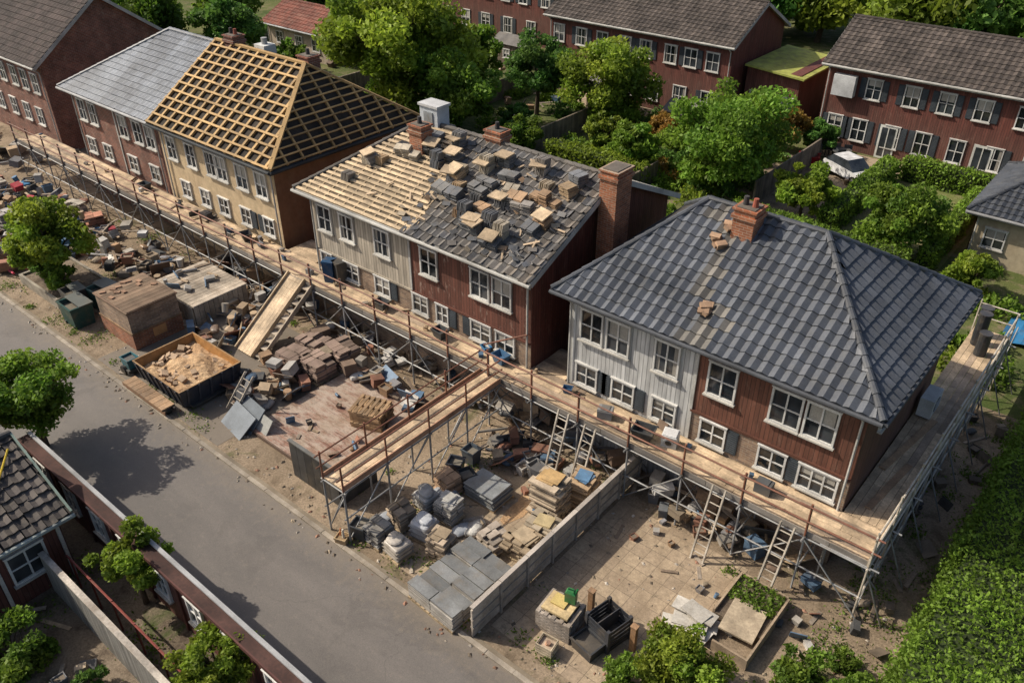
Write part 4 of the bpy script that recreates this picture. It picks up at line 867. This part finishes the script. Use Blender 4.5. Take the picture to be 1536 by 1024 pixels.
for i in range(2300):
    x=R.uniform(-60,-1.8);y=R.uniform(11.1,19.8)
    if -23.1<x<-18.2 and 12.4<y<17.8: continue
    if i%9==0: y=R.uniform(10.3,10.74)
    s=R.uniform(.012,.06);mb.at(x,y,.02,R.uniform(0,180));c=jit(R.choice([(.3,.24,.17),(.36,.31,.25),(.15,.12,.09),(.40,.36,.31),(.28,.15,.1)]),.3)
    mb.mesh([(-s*1.4,-s,0),(s,-s*.8,0),(s*1.2,s,0),(-s,s*.7,0),(R.uniform(-s,s)*.3,0,s*.8)],[(0,1,4),(1,2,4),(2,3,4),(3,0,4)],'rubble',c)
mb.build('gravel_debris')
P=[]
for i in range(130):
    cx,cy=R.uniform(-46,-1.4),R.choice([R.uniform(11.1,11.8),R.uniform(17,19.9),R.uniform(12,18)]);
    if i%3==0: cx,cy=R.uniform(-3.2,-1.1),R.uniform(16,32)
    if -23.3<cx<-18: continue
    k=R.randint(20,110);sp=R.uniform(.1,.35);P.append(np.stack([NR.normal(cx,sp,k),NR.normal(cy,sp,k),NR.uniform(.01,.14,k)],1))
for i in range(60):
    k=R.randint(20,90);cx,cy=R.uniform(-22,-8),R.uniform(1,5.6);sp=R.uniform(.1,.4);P.append(np.stack([NR.normal(cx,sp,k),NR.normal(cy,sp,k),NR.uniform(.01,.14,k)],1))
P=np.concatenate(P);P[:,1]=np.where(P[:,1]>8,np.maximum(P[:,1],11.0),np.minimum(P[:,1],5.9));leafmesh('weeds',P,.045,(GREEN*.65)[None,:]*NR.uniform(.5,1.5,(len(P),1)))
# ------------------------------------------------------------------ vegetation
hedge('boxwood_hedge',-1.0,4.5,13,46,1.7,GREEN*.95,340,.06,.2)
hedge('garden_hedge',-13.9,-13.0,42,52,1.4,GREEN,150,.09);hedge('garden_hedge',-12.9,-7,52.2,53.0,1.4,GREEN,150,.09);hedge('garden_hedge',-8.4,-7.7,41,51,1.3,GREEN,150,.09);hedge('garden_hedge',-18,-8.6,39.4,40.4,1.4,GREEN*.85,150,.09)
hedge('garden_hedge',-31,-24,40.2,41.2,1.6,YEL*.8,140,.1);hedge('garden_hedge',-44,-31,34.5,35.5,1.5,GREEN*.7,120,.1);hedge('garden_hedge',-27.5,-22.5,62.6,64,2.2,YEL,90,.14)
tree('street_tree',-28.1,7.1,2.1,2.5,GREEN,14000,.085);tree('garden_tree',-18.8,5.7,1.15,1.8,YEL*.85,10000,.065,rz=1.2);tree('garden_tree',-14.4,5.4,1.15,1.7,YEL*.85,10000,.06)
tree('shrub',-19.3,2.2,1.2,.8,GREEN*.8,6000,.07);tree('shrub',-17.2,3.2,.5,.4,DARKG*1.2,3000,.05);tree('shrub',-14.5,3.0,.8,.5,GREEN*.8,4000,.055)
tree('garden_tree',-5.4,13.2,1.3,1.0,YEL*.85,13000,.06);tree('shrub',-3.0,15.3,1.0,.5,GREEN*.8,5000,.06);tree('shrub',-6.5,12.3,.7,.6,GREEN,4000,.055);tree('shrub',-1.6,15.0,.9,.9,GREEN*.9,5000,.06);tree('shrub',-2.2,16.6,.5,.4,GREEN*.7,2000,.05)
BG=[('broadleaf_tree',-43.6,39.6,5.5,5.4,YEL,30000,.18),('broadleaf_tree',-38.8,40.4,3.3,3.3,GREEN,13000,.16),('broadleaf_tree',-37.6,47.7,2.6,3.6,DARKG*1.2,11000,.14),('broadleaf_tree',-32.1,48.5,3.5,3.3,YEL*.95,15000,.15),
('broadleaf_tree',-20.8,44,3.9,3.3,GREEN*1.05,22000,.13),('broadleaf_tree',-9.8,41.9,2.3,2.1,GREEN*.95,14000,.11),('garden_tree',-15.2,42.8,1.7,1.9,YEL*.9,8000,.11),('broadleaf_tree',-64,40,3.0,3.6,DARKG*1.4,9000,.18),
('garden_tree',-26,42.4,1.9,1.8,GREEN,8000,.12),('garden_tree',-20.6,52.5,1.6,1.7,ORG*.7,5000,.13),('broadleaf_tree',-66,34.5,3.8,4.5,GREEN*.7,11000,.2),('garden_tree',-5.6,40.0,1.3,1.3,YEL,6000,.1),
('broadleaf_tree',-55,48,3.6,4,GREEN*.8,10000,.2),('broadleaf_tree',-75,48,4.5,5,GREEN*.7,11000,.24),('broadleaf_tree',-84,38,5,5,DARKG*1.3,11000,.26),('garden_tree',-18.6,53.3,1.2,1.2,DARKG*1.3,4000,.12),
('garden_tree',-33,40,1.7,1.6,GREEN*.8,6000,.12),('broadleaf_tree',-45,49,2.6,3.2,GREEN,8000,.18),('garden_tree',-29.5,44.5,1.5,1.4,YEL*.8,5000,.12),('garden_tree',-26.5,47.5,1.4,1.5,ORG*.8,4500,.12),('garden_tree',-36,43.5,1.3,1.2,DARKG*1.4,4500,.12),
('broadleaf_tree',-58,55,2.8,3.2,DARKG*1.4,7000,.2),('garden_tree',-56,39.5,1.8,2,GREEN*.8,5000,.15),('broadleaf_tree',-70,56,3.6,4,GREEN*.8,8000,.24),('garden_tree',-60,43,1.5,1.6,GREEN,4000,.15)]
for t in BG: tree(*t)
for i in range(20):
    x=-46+i*3.2+R.uniform(-1,1);y=84+R.uniform(-8,9);tree('broadleaf_tree',x,y,R.uniform(3.6,5.4),R.uniform(4,5.5),R.choice([GREEN,DARKG*1.5,GREEN*.8,YEL*.8]),5000,.32)
for i in range(14):
    x=-108+i*4.6+R.uniform(-1,1);y=58+R.uniform(-10,14)+(i*1.6);tree('broadleaf_tree',x,y,R.uniform(3.6,5.4),R.uniform(4,5),R.choice([GREEN,DARKG*1.5,GREEN*.8]),5000,.32)
P=[];C=[]
for i in range(320):
    x=R.uniform(-66,-19);y=R.uniform(33,53)
    if i%5==0: x=R.uniform(-20,-3);y=R.uniform(33,39.5)
    if i%4==1: x=R.uniform(-31,-20);y=R.uniform(40,53)
    if -68<x<-58 and y>45: continue
    s=R.uniform(.35,1.0);n=int(280*s+120);q=NR.normal(size=(n,3));q/=np.linalg.norm(q,axis=1)[:,None];q*=NR.uniform(.6,1,(n,1))*s*(1+.25*np.sin(q[:,:1]*5+i));q[:,2]=np.abs(q[:,2])*.9
    P.append(q+np.array([x,y,0]));cc=R.choice([GREEN,GREEN*.7,DARKG*1.3,YEL*.9,GREEN,ORG*.8 if R.random()<.4 else GREEN]);C.append(cc[None,:]*NR.uniform(.6,1.35,(n,1)))
leafmesh('garden_shrubs',np.concatenate(P),.11,np.concatenate(C))
for (a,b,c,d) in ((-33,-32.9,31.5,50),(-24,-23.9,30,42),(-52,-51.9,31,52),(-42,-41.9,36,52),(-18.1,-18,43,52)):
    mb=MB();y=c
    while y<d: mb.box(a,b,y,y+.14,0,1.5,'wood',jit((.2,.16,.12),.3));y+=.16
    mb.build('garden_fence')
for (x,y,w,d) in ((-49,56,3,2),(-35.5,51,2.4,2),(-57,51,3,2.5),(-28,49.5,2.2,1.8),(-16.5,33.5,2.4,2)):
    mb=MB();mb.box(x,x+w,y,y+d,0,1.9,'clad_red',(.18,.13,.10));mb.hexa([(x-.2,y-.2,1.9),(x+w+.2,y-.2,1.9),(x+w+.2,y+d+.2,1.9),(x-.2,y+d+.2,1.9)],[(x-.1,y+d/2-.05,2.5),(x+w+.1,y+d/2-.05,2.5),(x+w+.1,y+d/2+.05,2.5),(x-.1,y+d/2+.05,2.5)],'old_tile',(.14,.13,.12));window(mb,y,x+w/2,1.1,.6,.6);mb.build('garden_shed')
sheet('patio',-19,-6,53.1,54.9,.012,'flags');sheet('patio',-41,-26,51.5,54.2,.012,'flags')
def chair(x,y,rot,c):
    mb=MB();mb.at(x,y,0,rot);mb.box(-.25,.25,-.25,.25,.4,.46,'plastic',c);mb.box(-.25,.25,.22,.27,.46,.95,'plastic',c)
    for a in (-.22,.22):
        for b in (-.22,.22): mb.tube((a,b,0),(a,b,.4),.025,'plastic',c)
    mb.build('garden_chair')
for i in range(7): chair(-17.4+R.uniform(-1,1.2),53+R.uniform(-.8,.8),R.uniform(0,360),(.05,.055,.06))
mb=MB();mb.tube((-16.9,53,.7),(-16.9,53,.75),.6,'plastic',(.1,.1,.1),16);mb.tube((-16.9,53,0),(-16.9,53,.7),.05,'metal_galv',(.2,.2,.2));mb.build('garden_table')
# white car on the garden drive
e=empty('parked_car');mb=MB();mb.at(-15.4,50.6,0,-28);W_=(.6,.6,.6)
prof=[(-1.75,.45,.62,.70),(-1.6,.35,.82,.76),(-.9,.32,.86,.78),(.9,.32,.80,.78),(1.6,.35,.68,.74),(1.78,.45,.58,.66)]
for i in range(5):
    (xa,la,ha,wa),(xb,lb,hb,wb_)=prof[i],prof[i+1]
    mb.hexa([(xa,-wa,la),(xb,-wb_,lb),(xb,wb_,lb),(xa,wa,la)],[(xa,-wa*.95,ha),(xb,-wb_*.95,hb),(xb,wb_*.95,hb),(xa,wa*.95,ha)],'metal_paint',W_)
cab=[(-1.5,.86),(-1.05,1.28),(.25,1.30),(.95,.80)]
for i in range(3):
    (xa,ha),(xb,hb)=cab[i],cab[i+1];m_='glass' if i!=1 else 'metal_paint';c_=(.03,.035,.04) if i!=1 else W_
    wa=.70 if ha<1 else .58;wb_=.70 if hb<1 else .58;mb.poly([(xa,-wa,ha),(xb,-wb_,hb),(xb,wb_,hb),(xa,wa,ha)],m_,c_)
for s1 in (-1,1): mb.poly([(-1.5,s1*.70,.86),(.95,s1*.70,.80),(.25,s1*.58,1.30),(-1.05,s1*.58,1.28)][::s1],'glass',(.03,.035,.04))
mb.build('body',e);mb2=MB();mb2.at(-15.4,50.6,0,-28)
for xx in (-1.1,1.1):
    for s1 in (-1,1): mb2.tube((xx,s1*.62,.3),(xx,s1*.79,.3),.3,'plastic',(.02,.02,.02),16);mb2.tube((xx,s1*.7,.3),(xx,s1*.80,.3),.16,'metal_galv',(.3,.3,.3),10)
mb2.build('wheels',e)
mb=MB();mb.at(-18.3,51.3,0,20);mb.tub(1.3,.9,.6,'plastic',(.35,.02,.02),.85,(.3,.04,.03));mb.build('red_sandpit')
clutter(-19,-14.2,46,52,26,.2,s=.8,name='garden_clutter');clutter(-60,-25,44,58,60,.4,s=1.2,name='garden_clutter');clutter(-66,-50,30,44,60,.6,s=1.6,name='garden_clutter')
clutter(-21,-14,1.5,4.0,26,.2,s=.6,name='garden_clutter')
# ------------------------------------------------------------------ light, sky, camera
w=bpy.data.worlds.new('World');scene.world=w;w.use_nodes=True;nt=w.node_tree;bg=nt.nodes['Background']
az=(-.91,-.42);el=math.radians(42)
sky=nt.nodes.new('ShaderNodeTexSky');sky.sky_type='NISHITA';sky.sun_disc=False;sky.sun_elevation=el;sky.sun_rotation=math.atan2(az[0],az[1])%(2*math.pi);sky.dust_density=4;sky.altitude=50
nt.links.new(sky.outputs[0],bg.inputs[0]);bg.inputs[1].default_value=.125
sl=bpy.data.lights.new('sun','SUN');sl.energy=5.0;sl.angle=math.radians(.6);sl.color=(1,.91,.77);so=bpy.data.objects.new('sun',sl);bpy.context.collection.objects.link(so)
so.rotation_euler=Vector((-az[0]*math.cos(el),-az[1]*math.cos(el),-math.sin(el))).to_track_quat('-Z','Y').to_euler();so.location=(-40,-20,60)
psi=math.radians(129.941);th=math.radians(33.329)
F=Vector((math.cos(th)*math.cos(psi),math.cos(th)*math.sin(psi),-math.sin(th)));r=Vector((math.sin(psi),-math.cos(psi),0));u=r.cross(F)
cd=bpy.data.cameras.new('camera');cd.sensor_width=36;cd.lens=1260.3/1536*36;cd.clip_end=2000;cam=bpy.data.objects.new('camera',cd)
Mx=Matrix((( r.x,u.x,-F.x,0),(r.y,u.y,-F.y,0),(r.z,u.z,-F.z,20),(0,0,0,1)));cam.matrix_world=Mx;bpy.context.collection.objects.link(cam);scene.camera=cam
scene.view_settings.view_transform='Standard';scene.view_settings.look='None';scene.view_settings.exposure=0
